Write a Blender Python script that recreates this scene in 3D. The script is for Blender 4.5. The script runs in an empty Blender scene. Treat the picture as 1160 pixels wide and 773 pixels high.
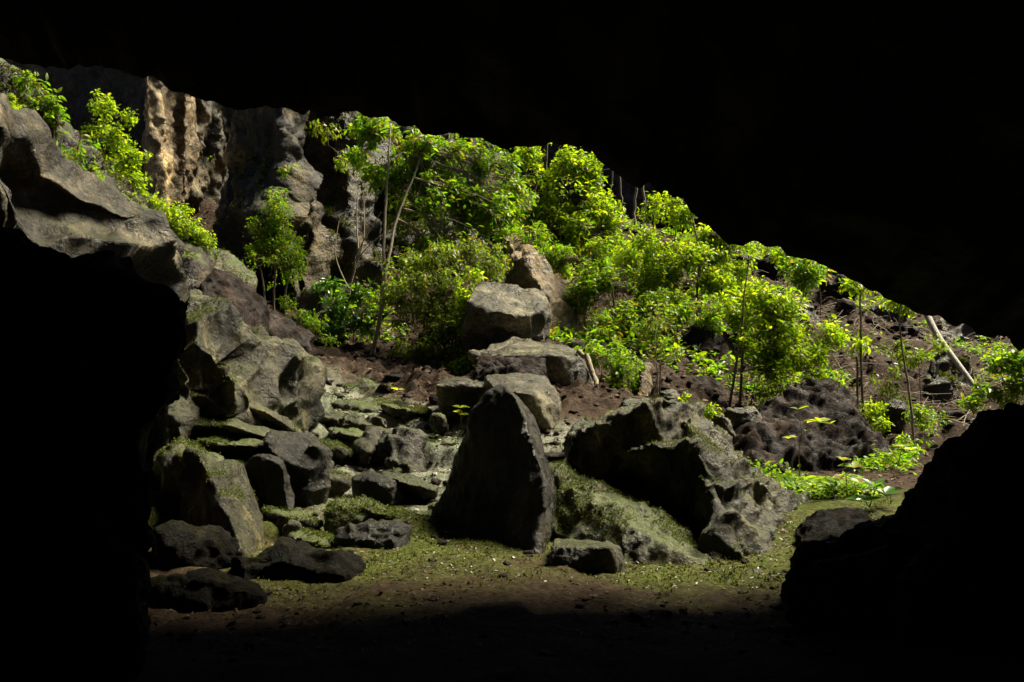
import bpy, bmesh, math, random
import numpy as np
from mathutils import Vector

random.seed(7)
RNG = np.random.default_rng(11)
scene = bpy.context.scene
COL = scene.collection
F = 1005.0          # focal length in photograph pixels
CX, HY, CAMZ = 580.0, 430.0, 2.0


def P(px, py, d):
    """a point seen at (px, py) of the photograph, d metres in front of the camera"""
    return np.array([(px - CX) / F * d, d, CAMZ + (HY - py) / F * d])


# ------------------------------------------------------------------ noise
def _hash(i, j, k, seed):
    h = (i.astype(np.int64) * 374761393 + j.astype(np.int64) * 668265263 + k.astype(np.int64) * 2147483647 + seed * 974634777)
    h = (h ^ (h >> 13)) * 1274126177
    h = h & 0xffffffff
    h = (h ^ (h >> 16)) * 2246822519 & 0xffffffff
    return ((h ^ (h >> 13)) & 0xffffff) / float(0xffffff)


def vnoise(p, seed=0):
    i = np.floor(p).astype(np.int64)
    f = p - i
    f = f * f * f * (f * (f * 6 - 15) + 10)
    out = np.zeros(len(p))
    for a in (0, 1):
        wa = f[:, 0] if a else 1 - f[:, 0]
        for b in (0, 1):
            wb = f[:, 1] if b else 1 - f[:, 1]
            for c in (0, 1):
                wc = f[:, 2] if c else 1 - f[:, 2]
                out += wa * wb * wc * _hash(i[:, 0] + a, i[:, 1] + b, i[:, 2] + c, seed)
    return out * 2 - 1


def fbm(p, octaves=4, seed=0, gain=0.5):
    s, a, n = np.zeros(len(p)), 1.0, 0.0
    q = p.copy()
    for o in range(octaves):
        s += a * vnoise(q, seed + o * 17)
        n += a
        a *= gain
        q = q * 2.03 + 11.3
    return s / n * 1.6


def worley(p, seed=0):
    """distance to the nearest and second nearest jittered cell point"""
    i = np.floor(p).astype(np.int64)
    f1 = np.full(len(p), 9.0)
    f2 = np.full(len(p), 9.0)
    for a in (-1, 0, 1):
        for b in (-1, 0, 1):
            for c in (-1, 0, 1):
                x, y, z = i[:, 0] + a, i[:, 1] + b, i[:, 2] + c
                dx = x + 0.1 + 0.8 * _hash(x, y, z, seed + 1) - p[:, 0]
                dy = y + 0.1 + 0.8 * _hash(x, y, z, seed + 2) - p[:, 1]
                dz = z + 0.1 + 0.8 * _hash(x, y, z, seed + 3) - p[:, 2]
                d = dx * dx + dy * dy + dz * dz
                m = d < f1
                f2 = np.where(m, f1, np.minimum(f2, d))
                f1 = np.where(m, d, f1)
    return np.sqrt(f1), np.sqrt(f2)


def smooth01(x, a, b):
    t = np.clip((x - a) / (b - a), 0, 1)
    return t * t * (3 - 2 * t)


# ------------------------------------------------------------------ node helpers
def new_mat(name):
    m = bpy.data.materials.new(name)
    m.use_nodes = True
    nt = m.node_tree
    nt.nodes.clear()
    return m, nt


def N(nt, typ, **kw):
    n = nt.nodes.new(typ)
    for k, v in kw.items():
        if k.startswith('i_'):
            n.inputs[k[2:].replace('_', ' ')].default_value = v
        else:
            setattr(n, k, v)
    return n


def noise_node(nt, vec, scale, detail=6, rough=0.55, dist=0.0):
    n = N(nt, 'ShaderNodeTexNoise')
    n.inputs['Scale'].default_value = scale
    n.inputs['Detail'].default_value = detail
    n.inputs['Roughness'].default_value = rough
    n.inputs['Distortion'].default_value = dist
    nt.links.new(vec, n.inputs['Vector'])
    return n.outputs['Fac']


def ramp(nt, fac, stops):
    r = N(nt, 'ShaderNodeValToRGB')
    el = r.color_ramp.elements
    while len(el) < len(stops):
        el.new(0.5)
    for e, (p, c) in zip(el, stops):
        e.position = p
        e.color = (c[0], c[1], c[2], 1) if not isinstance(c, (int, float)) else (c, c, c, 1)
    nt.links.new(fac, r.inputs['Fac'])
    return r.outputs['Color']


def math_node(nt, op, a, b=None, clamp=False):
    n = N(nt, 'ShaderNodeMath', operation=op, use_clamp=clamp)
    for k, v in ((0, a), (1, b)):
        if v is None:
            continue
        if isinstance(v, (int, float)):
            n.inputs[k].default_value = v
        else:
            nt.links.new(v, n.inputs[k])
    return n.outputs[0]


def mix_col(nt, fac, a, b, mode='MIX'):
    n = N(nt, 'ShaderNodeMix', data_type='RGBA', blend_type=mode)
    for sock, v in (('Factor', fac), ('A', a), ('B', b)):
        s = [x for x in n.inputs if x.name == sock and (x.type == 'RGBA' or (sock == 'Factor' and x.type == 'VALUE'))][0]
        if isinstance(v, (int, float)):
            s.default_value = v
        elif isinstance(v, tuple):
            s.default_value = (*v, 1)
        else:
            nt.links.new(v, s)
    return [o for o in n.outputs if o.type == 'RGBA'][0]


def bump_chain(nt, items):
    """items: (height socket, strength, distance)"""
    prev = None
    for h, s, d in items:
        b = N(nt, 'ShaderNodeBump')
        b.inputs['Strength'].default_value = s
        b.inputs['Distance'].default_value = d
        nt.links.new(h, b.inputs['Height'])
        if prev:
            nt.links.new(prev, b.inputs['Normal'])
        prev = b.outputs['Normal']
    return prev


BRIGHT = ('greenish_karst', 'lichen_boulder', 'ochre_cliff', 'olive_cliff', 'mossy_limestone', 'grey_karst')


def rock_mat(name, dark, mid, light, moss=(0.05, 0.065, 0.012), moss_amt=0.5, moss_lo=0.45, rough=0.42, scale=1.0, speck=0.3, streak=0.65, spec=0.6):
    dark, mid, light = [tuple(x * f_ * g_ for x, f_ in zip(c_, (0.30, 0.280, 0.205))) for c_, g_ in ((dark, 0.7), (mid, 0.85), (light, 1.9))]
    if name in BRIGHT:
        dark, mid, light = [tuple(x * 1.6 for x in c_) for c_ in (dark, mid, light)]
    m, nt = new_mat(name)
    tc = N(nt, 'ShaderNodeTexCoord')
    v = tc.outputs['Object']
    n1 = noise_node(nt, v, 1.3 * scale, 9, 0.62, 0.6)
    c = ramp(nt, n1, [(0.33, dark), (0.5, mid), (0.66, light)])
    mp = N(nt, 'ShaderNodeMapping')
    mp.inputs['Scale'].default_value = (3.2, 3.2, 0.55)
    nt.links.new(v, mp.inputs['Vector'])
    st = noise_node(nt, mp.outputs['Vector'], 1.5 * scale, 6, 0.6, 0.4)
    c = mix_col(nt, math_node(nt, 'MULTIPLY', ramp(nt, st, [(0.42, 0.0), (0.62, 1.0)]), streak), c, tuple(x * 0.38 for x in dark))
    n2 = noise_node(nt, v, 17 * scale, 8, 0.7)
    c = mix_col(nt, 0.85, c, ramp(nt, n2, [(0.36, (0.22, 0.22, 0.22)), (0.5, (0.95, 0.95, 0.95)), (0.64, (1.9, 1.82, 1.72))]), 'MULTIPLY')
    n3 = noise_node(nt, v, 42 * scale, 4, 0.6)
    c = mix_col(nt, math_node(nt, 'MULTIPLY', ramp(nt, n3, [(0.6, 0.0), (0.68, 1.0)]), speck), c, tuple(min(1, x * 1.9) for x in light))
    # moss on faces that look up
    geo = N(nt, 'ShaderNodeNewGeometry')
    sp = N(nt, 'ShaderNodeSeparateXYZ')
    nt.links.new(geo.outputs['Normal'], sp.inputs[0])
    mn = noise_node(nt, v, 2.6 * scale, 8, 0.65, 0.3)
    mm = math_node(nt, 'ADD', sp.outputs['Z'], math_node(nt, 'MULTIPLY', math_node(nt, 'SUBTRACT', mn, 0.5), 1.6))
    mr = N(nt, 'ShaderNodeMapRange', interpolation_type='SMOOTHSTEP')
    mr.inputs['From Min'].default_value = moss_lo
    mr.inputs['From Max'].default_value = moss_lo + 0.35
    nt.links.new(mm, mr.inputs['Value'])
    mfac = math_node(nt, 'MULTIPLY', mr.outputs[0], moss_amt)
    mcol = ramp(nt, n2, [(0.3, tuple(x * 0.5 for x in moss)), (0.55, moss), (0.75, tuple(x * 1.7 for x in moss))])
    c = mix_col(nt, mfac, c, mcol)
    b = N(nt, 'ShaderNodeBsdfPrincipled')
    nt.links.new(c, b.inputs['Base Color'])
    wet = noise_node(nt, v, 2.1 * scale, 5, 0.6, 0.3)
    nt.links.new(ramp(nt, wet, [(0.4, rough * 0.62), (0.6, min(1.0, rough * 1.5))]), b.inputs['Roughness'])
    b.inputs['Specular IOR Level'].default_value = spec * 0.7
    nb = noise_node(nt, v, 7 * scale, 10, 0.65, 0.4)
    nrm = bump_chain(nt, [(nb, 0.85, 0.15 / scale), (n2, 0.85, 0.055 / scale), (n3, 0.6, 0.018 / scale)])
    nt.links.new(nrm, b.inputs['Normal'])
    o = N(nt, 'ShaderNodeOutputMaterial')
    nt.links.new(b.outputs[0], o.inputs['Surface'])
    return m


def leaf_mat(name, cols, trans=(0.2, 0.36, 0.01), fac=0.5, rough=0.38, spec=0.4):
    m, nt = new_mat(name)
    geo = N(nt, 'ShaderNodeNewGeometry')
    rnd = geo.outputs['Random Per Island']
    k = len(cols)
    cols = [(cc[0] * 1.42, cc[1] * 1.22, cc[2] * 1.1) for cc in cols] if trans[1] > trans[0] * 1.2 else cols
    c = ramp(nt, rnd, [((i + 0.5) / k, col) for i, col in enumerate(cols)])
    b = N(nt, 'ShaderNodeBsdfPrincipled')
    nt.links.new(c, b.inputs['Base Color'])
    b.inputs['Roughness'].default_value = rough
    b.inputs['Specular IOR Level'].default_value = spec
    t = N(nt, 'ShaderNodeBsdfTranslucent')
    tcx = mix_col(nt, 1.0, c, tuple(tt / cc for tt, cc in zip(trans, cols[len(cols) // 2])), 'MULTIPLY')
    nt.links.new(tcx, t.inputs['Color'])
    mx = N(nt, 'ShaderNodeMixShader')
    mx.inputs[0].default_value = fac
    nt.links.new(b.outputs[0], mx.inputs[1])
    nt.links.new(t.outputs[0], mx.inputs[2])
    o = N(nt, 'ShaderNodeOutputMaterial')
    nt.links.new(mx.outputs[0], o.inputs['Surface'])
    return m


def bark_mat(name, a, b_):
    m, nt = new_mat(name)
    tc = N(nt, 'ShaderNodeTexCoord')
    mp = N(nt, 'ShaderNodeMapping')
    mp.inputs['Scale'].default_value = (9, 9, 2)
    nt.links.new(tc.outputs['Object'], mp.inputs['Vector'])
    n = noise_node(nt, mp.outputs['Vector'], 2.5, 6, 0.65)
    b = N(nt, 'ShaderNodeBsdfPrincipled')
    nt.links.new(ramp(nt, n, [(0.32, a), (0.68, b_)]), b.inputs['Base Color'])
    b.inputs['Roughness'].default_value = 0.85
    nt.links.new(bump_chain(nt, [(n, 0.6, 0.03)]), b.inputs['Normal'])
    o = N(nt, 'ShaderNodeOutputMaterial')
    nt.links.new(b.outputs[0], o.inputs['Surface'])
    return m


M = {}
M['karst'] = rock_mat('grey_karst', (0.04, 0.036, 0.028), (0.11, 0.098, 0.076), (0.24, 0.21, 0.165), moss_amt=0.45, moss_lo=0.6)
M['karst_green'] = rock_mat('greenish_karst', (0.05, 0.05, 0.03), (0.13, 0.125, 0.075), (0.25, 0.235, 0.15), moss_amt=0.6, moss_lo=0.55, moss=(0.07, 0.085, 0.022))
M['smooth'] = rock_mat('smooth_wet_limestone', (0.03, 0.028, 0.017), (0.075, 0.068, 0.042), (0.15, 0.135, 0.085), moss_amt=0.35, moss_lo=0.75, rough=0.4, speck=0.1, spec=0.6)
M['mossy'] = rock_mat('mossy_limestone', (0.08, 0.075, 0.05), (0.17, 0.16, 0.12), (0.34, 0.33, 0.27), moss_amt=0.85, moss_lo=0.35, moss=(0.085, 0.11, 0.02), speck=0.6)
M['bank'] = rock_mat('earth_bank', (0.03, 0.02, 0.013), (0.075, 0.05, 0.032), (0.16, 0.12, 0.08), moss_amt=0.9, moss_lo=0.45, moss=(0.10, 0.14, 0.012), streak=0.1, speck=0.5, scale=1.3)
M['brown'] = rock_mat('brown_flaky_rock', (0.03, 0.018, 0.019), (0.06, 0.038, 0.040), (0.12, 0.082, 0.086), moss_amt=0.12, moss_lo=0.9, streak=0.3, speck=0.2, scale=1.4, rough=0.7, spec=0.25)
M['boulder'] = rock_mat('lichen_boulder', (0.07, 0.065, 0.05), (0.17, 0.16, 0.125), (0.33, 0.31, 0.26), moss_amt=0.3, moss_lo=0.8, scale=0.9, speck=0.5, streak=0.35)
M['cliff'] = rock_mat('ochre_cliff', (0.15, 0.105, 0.06), (0.48, 0.35, 0.21), (0.8, 0.63, 0.42), moss_amt=0.25, moss_lo=0.7, scale=0.45, streak=0.35, speck=0.2)
M['cliff_dark'] = rock_mat('green_dark_cliff', (0.04, 0.036, 0.018), (0.13, 0.105, 0.055), (0.36, 0.28, 0.15), moss_amt=0.5, moss_lo=0.5, scale=0.45, streak=0.5, speck=0.2)
M['cliff_olive'] = rock_mat('olive_cliff', (0.06, 0.05, 0.028), (0.17, 0.14, 0.08), (0.34, 0.28, 0.17), moss_amt=0.4, moss_lo=0.5, scale=0.45, streak=0.75, speck=0.2)
M['far'] = rock_mat('far_grey_cliff', (0.035, 0.04, 0.045), (0.05, 0.058, 0.064), (0.07, 0.08, 0.088), moss_amt=0.2, scale=0.2, streak=0.3, speck=0)
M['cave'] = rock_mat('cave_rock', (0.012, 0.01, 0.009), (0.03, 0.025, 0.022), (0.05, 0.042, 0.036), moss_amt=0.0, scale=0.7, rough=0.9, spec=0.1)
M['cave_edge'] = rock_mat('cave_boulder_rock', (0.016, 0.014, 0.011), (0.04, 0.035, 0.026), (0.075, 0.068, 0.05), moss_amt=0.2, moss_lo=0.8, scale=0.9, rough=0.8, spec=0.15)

M['leaf_bright'] = leaf_mat('bright_leaf', [(0.075, 0.17, 0.012), (0.11, 0.22, 0.012), (0.15, 0.27, 0.015), (0.21, 0.30, 0.02), (0.10, 0.20, 0.012), (0.13, 0.24, 0.012), (0.25, 0.30, 0.03)], trans=(0.58, 0.70, 0.010), fac=0.6)
M['leaf_mid'] = leaf_mat('mid_green_leaf', [(0.06, 0.13, 0.010), (0.09, 0.18, 0.010), (0.115, 0.215, 0.011), (0.16, 0.24, 0.012), (0.22, 0.26, 0.02), (0.10, 0.19, 0.010), (0.07, 0.15, 0.010), (0.13, 0.22, 0.011), (0.20, 0.13, 0.045)], trans=(0.42, 0.56, 0.010), fac=0.56)
M['leaf_olive'] = leaf_mat('olive_leaf', [(0.05, 0.09, 0.012), (0.075, 0.13, 0.012), (0.10, 0.165, 0.013), (0.09, 0.16, 0.012), (0.12, 0.18, 0.014), (0.10, 0.17, 0.013), (0.13, 0.19, 0.014), (0.08, 0.14, 0.012), (0.18, 0.13, 0.04)], trans=(0.30, 0.43, 0.012), fac=0.5)
M['leaf_gloss'] = leaf_mat('glossy_dark_leaf', [(0.03, 0.09, 0.014), (0.045, 0.12, 0.016), (0.06, 0.15, 0.016)], trans=(0.12, 0.28, 0.012), fac=0.38, rough=0.25, spec=0.6)
M['fern'] = leaf_mat('fern_leaf', [(0.09, 0.20, 0.012), (0.12, 0.25, 0.015), (0.17, 0.29, 0.016)], trans=(0.28, 0.5, 0.012), fac=0.5)
M['litter'] = leaf_mat('dead_leaf', [(0.045, 0.024, 0.015), (0.075, 0.043, 0.028), (0.11, 0.07, 0.048), (0.21, 0.15, 0.11), (0.07, 0.032, 0.022)], trans=(0.12, 0.08, 0.05), fac=0.15, rough=0.6, spec=0.12)
M['bark_dark'] = bark_mat('dark_bark', (0.04, 0.03, 0.018), (0.12, 0.09, 0.055))
M['bark_pale'] = bark_mat('pale_bark', (0.14, 0.11, 0.07), (0.34, 0.28, 0.19))
M['bark_mid'] = bark_mat('brown_bark', (0.08, 0.055, 0.035), (0.22, 0.16, 0.10))
M['dead_wood'] = bark_mat('bleached_wood', (0.22, 0.2, 0.17), (0.5, 0.47, 0.42))


# ------------------------------------------------------------------ scene helpers
def tag(o, label=None, cat=None, group=None, kind=None):
    if label:
        o['label'] = label
    if cat:
        o['category'] = cat
    if group:
        o['group'] = group
    if kind:
        o['kind'] = kind
    return o


def mesh_obj(name, verts, faces, mats, parent=None, loc=None, smooth=True, face_mat=None):
    me = bpy.data.meshes.new(name)
    verts = np.asarray(verts, dtype=float)
    if loc is not None:
        verts = verts - np.asarray(loc)
    if isinstance(faces, np.ndarray):
        k = faces.shape[1]
        me.vertices.add(len(verts))
        me.vertices.foreach_set('co', verts.ravel())
        me.loops.add(faces.size)
        me.loops.foreach_set('vertex_index', faces.ravel().astype(np.int32))
        me.polygons.add(len(faces))
        me.polygons.foreach_set('loop_start', np.arange(0, faces.size, k, dtype=np.int32))
        me.polygons.foreach_set('loop_total', np.full(len(faces), k, dtype=np.int32))
        me.update(calc_edges=True)
    else:
        me.from_pydata([tuple(v) for v in verts], [], faces)
    for m in (mats if isinstance(mats, (list, tuple)) else [mats]):
        me.materials.append(m)
    if smooth:
        me.polygons.foreach_set('use_smooth', np.ones(len(me.polygons), dtype=bool))
    if face_mat is not None:
        me.polygons.foreach_set('material_index', face_mat)
    me.update()
    o = bpy.data.objects.new(name, me)
    COL.objects.link(o)
    if parent:
        o.parent = parent
    elif loc is not None:
        o.location = tuple(loc)
    return o


def thing(name, loc, label, cat, group=None):
    o = bpy.data.objects.new(name, None)
    o.empty_display_size = 0.2
    COL.objects.link(o)
    o.location = tuple(loc)
    return tag(o, label, cat, group)


# ------------------------------------------------------------------ the ground as a height function
CTRL = [
    (560, 640, 9.3), (420, 655, 8.9), (880, 655, 9.5), (720, 660, 9.2), (300, 660, 8.8), (160, 690, 8.0),
    (450, 595, 10.5), (330, 588, 11), (560, 600, 10.6), (400, 545, 12.5), (380, 505, 14), (500, 500, 13.5), (460, 540, 12.3), (300, 560, 11.6), (250, 520, 11.9),
    (360, 465, 16), (470, 472, 15.5), (520, 452, 17), (400, 437, 18), (350, 408, 20), (430, 415, 21), (500, 443, 18), (300, 480, 13.5),
    (330, 376, 23), (420, 345, 26), (300, 315, 26), (400, 270, 29), (250, 230, 32), (180, 240, 30), (250, 365, 18), (200, 335, 16.5),
    (650, 482, 14), (700, 462, 16), (620, 385, 20), (700, 405, 21), (760, 440, 20), (830, 510, 17), (860, 565, 13), (900, 565, 13), (950, 565, 12),
    (1000, 515, 17), (1000, 405, 23), (900, 325, 30), (1100, 430, 24), (1150, 445, 22), (1000, 335, 31), (1100, 385, 32), (820, 400, 22), (780, 440, 19),
    (700, 320, 28), (800, 300, 30), (600, 275, 30), (700, 255, 38), (550, 205, 35), (900, 265, 40), (1000, 300, 40), (1150, 380, 40), (800, 270, 38),
    (950, 500, 18), (880, 450, 20), (1050, 500, 18), (1250, 470, 22),
]
_c = [P(*c) for c in CTRL]
_c += [np.array(p, float) for p in [
    (0, 6, 0.0), (-3, 6, 0.0), (3, 6, 0.0), (0, 2, 0), (-6, 2, 0), (6, 2, 0), (0, -8, 0), (-14, -8, 0), (12, -8, 0), (-14, 4, 0.5), (12, 4, 0.5),
    (5, 9, 0.1), (9, 11, 0.6), (-9, 9, 1.0), (-16, 12, 4), (-20, 24, 8.5), (-14, 35, 8), (0, 46, 9.5), (10, 48, 8), (22, 46, 8), (30, 30, 5), (26, 16, 3),
    (40, 50, 9), (-35, 40, 18), (0, 75, 22), (40, 75, 14), (-40, 75, 24), (45, 5, 4), (-45, 5, 9), (45, -8, 3), (-45, -8, 6), (2, 12, 0.2), (0, 8, 0.03)]]
_c = np.array(_c)
_n = len(_c)
_r = np.linalg.norm(_c[:, None, :2] - _c[None, :, :2], axis=2)
_A = np.zeros((_n + 3, _n + 3))
_A[:_n, :_n] = _r - np.eye(_n) * 0.15
_A[:_n, _n] = 1
_A[:_n, _n + 1:] = _c[:, :2]
_A[_n:, :_n] = _A[:_n, _n:].T
_w = np.linalg.solve(_A, np.concatenate([_c[:, 2], np.zeros(3)]))


def ground_fields(x, y):
    """height and the three surface weights (moss, pale stone, litter) at points x, y"""
    x = np.asarray(x, float)
    y = np.asarray(y, float)
    z = _w[_n] + _w[_n + 1] * x + _w[_n + 2] * y
    for k in range(_n):
        z = z + _w[k] * np.hypot(x - _c[k, 0], y - _c[k, 1])
    q = np.stack([x, y, np.zeros_like(x)], 1)
    wob = fbm(q * 0.5, 3, 5)
    # mossy limestone apron between the standing rocks and the brown slope
    apron = smooth01(y + 0.7 * wob, 9.5, 10.6) * (1 - smooth01(y + 0.6 * x + 1.5 * wob, 15.0, 17.0)) * (1 - smooth01(x + 0.5 * wob, 1.6, 2.6))
    slope = smooth01(y + wob, 15.5, 18) * 1.0
    f1, f2 = worley(q * np.array([1.1, 1.9, 1]) + 0.35 * fbm(q * 1.7, 3, 3)[:, None], 21)
    f3, f4 = worley(q * 2.9 + 0.3, 33)
    n1 = fbm(q * 0.9, 4, 9)
    n2 = fbm(q * 4.0, 4, 19)
    # ledges: height snapped softly to steps
    st = 0.36
    zz = z + 0.16 * n1
    fr = zz / st - np.floor(zz / st)
    led = (np.floor(zz / st) + smooth01(fr, 0.55, 0.98)) * st - 0.12
    z = z + apron * (0.75 * (led - z) + 0.13 * (f1 - 0.5) + 0.06 * (f3 - 0.5) + 0.05 * n2)
    z = z + slope * (0.33 * fbm(q * 0.55, 4, 41) + 0.13 * n2 + 0.18 * (f1 - 0.5)) * (1 - apron)
    fore = (1 - smooth01(y, 9, 11))
    z = z + fore * (0.035 * n1 + 0.022 * n2 + 0.03 * smooth01(fbm(q * 2.2, 3, 77), 0.2, 0.7))
    tongue = smooth01(y + 1.1 * wob - 0.1 * x, 7.4, 9.4) * (1 - smooth01(y, 12, 14)) * smooth01(x + 0.4 * wob, -3.6, -2.2)
    moss = np.clip(np.maximum(tongue * 0.9, apron * smooth01(n1 + 0.6 * n2, -0.55, 0.35)), 0, 1)
    pale = apron * smooth01(y + wob, 10.5, 12.5)
    litter = np.clip(slope * (1 - apron), 0, 1)
    return z, moss, pale, litter


def ground_z(x, y):
    return float(ground_fields(np.array([x]), np.array([y]))[0][0])


def axis(segs):
    out = []
    for a, b, s in segs:
        k = max(1, int(round((b - a) / s)))
        out += list(np.linspace(a, b, k, endpoint=False))
    return np.array(out + [segs[-1][1]])


gx = axis([(-60, -24, 3), (-24, -12, 0.5), (-12, -8, 0.15), (-8, 6.5, 0.05), (6.5, 14, 0.12), (14, 26, 0.4), (26, 60, 3)])
gy = axis([(-12, 4, 0.8), (4, 7, 0.12), (7, 18.5, 0.05), (18.5, 32, 0.11), (32, 46, 0.35), (46, 90, 3)])
GX, GY = np.meshgrid(gx, gy)
gz, gm, gp, gl = ground_fields(GX.ravel(), GY.ravel())
nx, ny = len(gx), len(gy)
ii, jj = np.meshgrid(np.arange(nx - 1), np.arange(ny - 1))
b0 = (jj * nx + ii).ravel()
gfaces = np.stack([b0, b0 + 1, b0 + nx + 1, b0 + nx], 1)

m, nt = new_mat('ground')
tc = N(nt, 'ShaderNodeTexCoord')
v = tc.outputs['Object']
att = {}
for a in ('moss', 'pale', 'litter'):
    att[a] = N(nt, 'ShaderNodeAttribute', attribute_name=a).outputs['Fac']
na = noise_node(nt, v, 2.2, 9, 0.65)
nb = noise_node(nt, v, 14, 8, 0.7)
nc = noise_node(nt, v, 38, 5, 0.65)
dirt = ramp(nt, nb, [(0.28, (0.012, 0.008, 0.005)), (0.5, (0.04, 0.025, 0.016)), (0.75, (0.09, 0.06, 0.04))])
stone = ramp(nt, nb, [(0.3, (0.07, 0.068, 0.05)), (0.5, (0.17, 0.165, 0.125)), (0.72, (0.36, 0.35, 0.29))])
litt = ramp(nt, nb, [(0.34, (0.010, 0.007, 0.005)), (0.5, (0.038, 0.025, 0.017)), (0.7, (0.12, 0.083, 0.06))])
mossc = mix_col(nt, att['pale'], ramp(nt, nb, [(0.3, (0.015, 0.02, 0.004)), (0.5, (0.055, 0.072, 0.010)), (0.75, (0.15, 0.165, 0.025))]), ramp(nt, nb, [(0.3, (0.015, 0.024, 0.007)), (0.5, (0.055, 0.075, 0.022)), (0.72, (0.14, 0.16, 0.06))]))
c = mix_col(nt, att['litter'], dirt, litt)
c = mix_col(nt, att['pale'], c, stone)
mfac = math_node(nt, 'MULTIPLY', att['moss'], ramp(nt, math_node(nt, 'ADD', math_node(nt, 'MULTIPLY', na, 0.6), math_node(nt, 'MULTIPLY', nc, 0.4)), [(0.40, 0.0), (0.5, 0.95)]))
c = mix_col(nt, mfac, c, mossc)
fleck = math_node(nt, 'MULTIPLY', ramp(nt, nc, [(0.62, 0.0), (0.7, 1.0)]), math_node(nt, 'MULTIPLY', math_node(nt, 'ADD', att['moss'], att['pale'], True), 0.7))
c = mix_col(nt, fleck, c, (0.42, 0.41, 0.36))
b = N(nt, 'ShaderNodeBsdfPrincipled')
nt.links.new(c, b.inputs['Base Color'])
nt.links.new(ramp(nt, att['pale'], [(0.0, 0.85), (1.0, 0.45)]), b.inputs['Roughness'])
nt.links.new(ramp(nt, att['pale'], [(0.0, 0.08), (1.0, 0.4)]), b.inputs['Specular IOR Level'])
nt.links.new(bump_chain(nt, [(na, 0.6, 0.12), (nb, 0.7, 0.05), (nc, 0.5, 0.015)]), b.inputs['Normal'])
o = N(nt, 'ShaderNodeOutputMaterial')
nt.links.new(b.outputs[0], o.inputs['Surface'])
M['ground'] = m
ground = mesh_obj('ground', np.stack([GX.ravel(), GY.ravel(), gz], 1), gfaces, M['ground'])
for nme, arr in (('moss', gm), ('pale', gp), ('litter', gl)):
    a = ground.data.attributes.new(nme, 'FLOAT', 'POINT')
    a.data.foreach_set('value', arr.astype(np.float32))
tag(ground, 'brown cave floor rising to a mossy stone apron and a leafy slope', 'ground', kind='structure')


# ------------------------------------------------------------------ rocks
def hull_mesh(bm, pts):
    vs = [bm.verts.new(tuple(p)) for p in pts]
    r = bmesh.ops.convex_hull(bm, input=vs, use_existing_faces=False)
    junk = set(r['geom_interior']) | set(r['geom_unused'])
    bmesh.ops.delete(bm, geom=[g for g in junk if isinstance(g, bmesh.types.BMVert) and g.is_valid], context='VERTS')


def sculpt(name, hulls, mat, vox, smooth, sc, fb, seed, label, cat, group=None, kind=None, ridge=None):
    """hulls: lists of world points; their union is remeshed, softened and carved by solution hollows"""
    bm = bmesh.new()
    for pts in hulls:
        t = bmesh.new()
        hull_mesh(t, pts)
        me = bpy.data.meshes.new('t')
        t.to_mesh(me)
        t.free()
        bm.from_mesh(me)
        bpy.data.meshes.remove(me)
    me = bpy.data.meshes.new(name)
    bm.to_mesh(me)
    bm.free()
    o = bpy.data.objects.new(name, me)
    COL.objects.link(o)
    r = o.modifiers.new('r', 'REMESH')
    r.mode = 'VOXEL'
    r.voxel_size = vox
    s = o.modifiers.new('s', 'SMOOTH')
    s.factor = 0.5
    s.iterations = smooth
    dg = bpy.context.evaluated_depsgraph_get()
    nm = bpy.data.meshes.new_from_object(o.evaluated_get(dg))
    o.modifiers.clear()
    o.data = nm
    bpy.data.meshes.remove(me)
    nm.name = name
    k = len(nm.vertices)
    co = np.zeros(k * 3)
    nm.vertices.foreach_get('co', co)
    co = co.reshape(-1, 3)
    no = np.zeros(k * 3)
    nm.vertex_normals.foreach_get('vector', no)
    no = no.reshape(-1, 3)
    d = np.zeros(k)
    q = co + seed * 3.17
    for (scale, amp, stretch) in sc:
        w = q + 0.28 * scale * np.stack([fbm(q / scale * 0.9, 2, seed + 50), fbm(q / scale * 0.9, 2, seed + 51), fbm(q / scale * 0.9, 2, seed + 52)], 1)
        f1, f2 = worley(w / scale * np.array(stretch), seed)
        d += amp * 1.9 * (np.minimum(f1, 0.95) ** 1.5 - 0.42) * (0.25 + 1.5 * smooth01(fbm(q / scale * 0.42, 3, seed + 70), -0.5, 0.6))
    d += fb[1] * fbm(q / fb[0], 5, seed + 9)
    rg = 1 - np.abs(fbm(q / fb[0] * 1.6 + 4.1, 4, seed + 23))
    d += 0.55 * fb[1] * (rg ** 2 - 0.6)
    rg = 1 - np.abs(fbm(q / fb[0] * np.array([5, 5, 2.6]), 3, seed + 29))
    d += 0.2 * fb[1] * (rg ** 2 - 0.6)
    # bedding planes and joints: narrow grooves on tilted, warped planes
    for nv, gap, dep in (((0.22, -0.12, 1.0), fb[0] * 1.3, 0.4), ((0.95, 0.3, 0.25), fb[0] * 1.9, 0.6)):
        h = (q @ np.array(nv)) / gap + 0.28 * fbm(q / fb[0] * 0.8, 3, seed + 37)
        w_ = np.abs(h - np.round(h))
        on = smooth01(fbm(q / fb[0] * 0.6, 2, seed + 43), -0.15, 0.35)
        d -= dep * fb[1] * np.exp(-(w_ / 0.045) ** 2) * on
    co = co + no * d[:, None]
    co = co + no * (0.16 * fb[1] * fbm(q / fb[0] * np.array([11, 11, 7]), 3, seed + 31) * smooth01(fbm(q / fb[0] * 1.1, 2, seed + 33), -0.4, 0.4))[:, None]
    base = np.array([co[:, 0].mean(), co[:, 1].mean(), co[:, 2].min()])
    nm.vertices.foreach_set('co', (co - base).ravel())
    nm.materials.clear()
    nm.materials.append(mat)
    nm.polygons.foreach_set('use_smooth', np.ones(len(nm.polygons), dtype=bool))
    nm.update()
    o.location = tuple(base)
    return tag(o, label, cat, group, kind)


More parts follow.
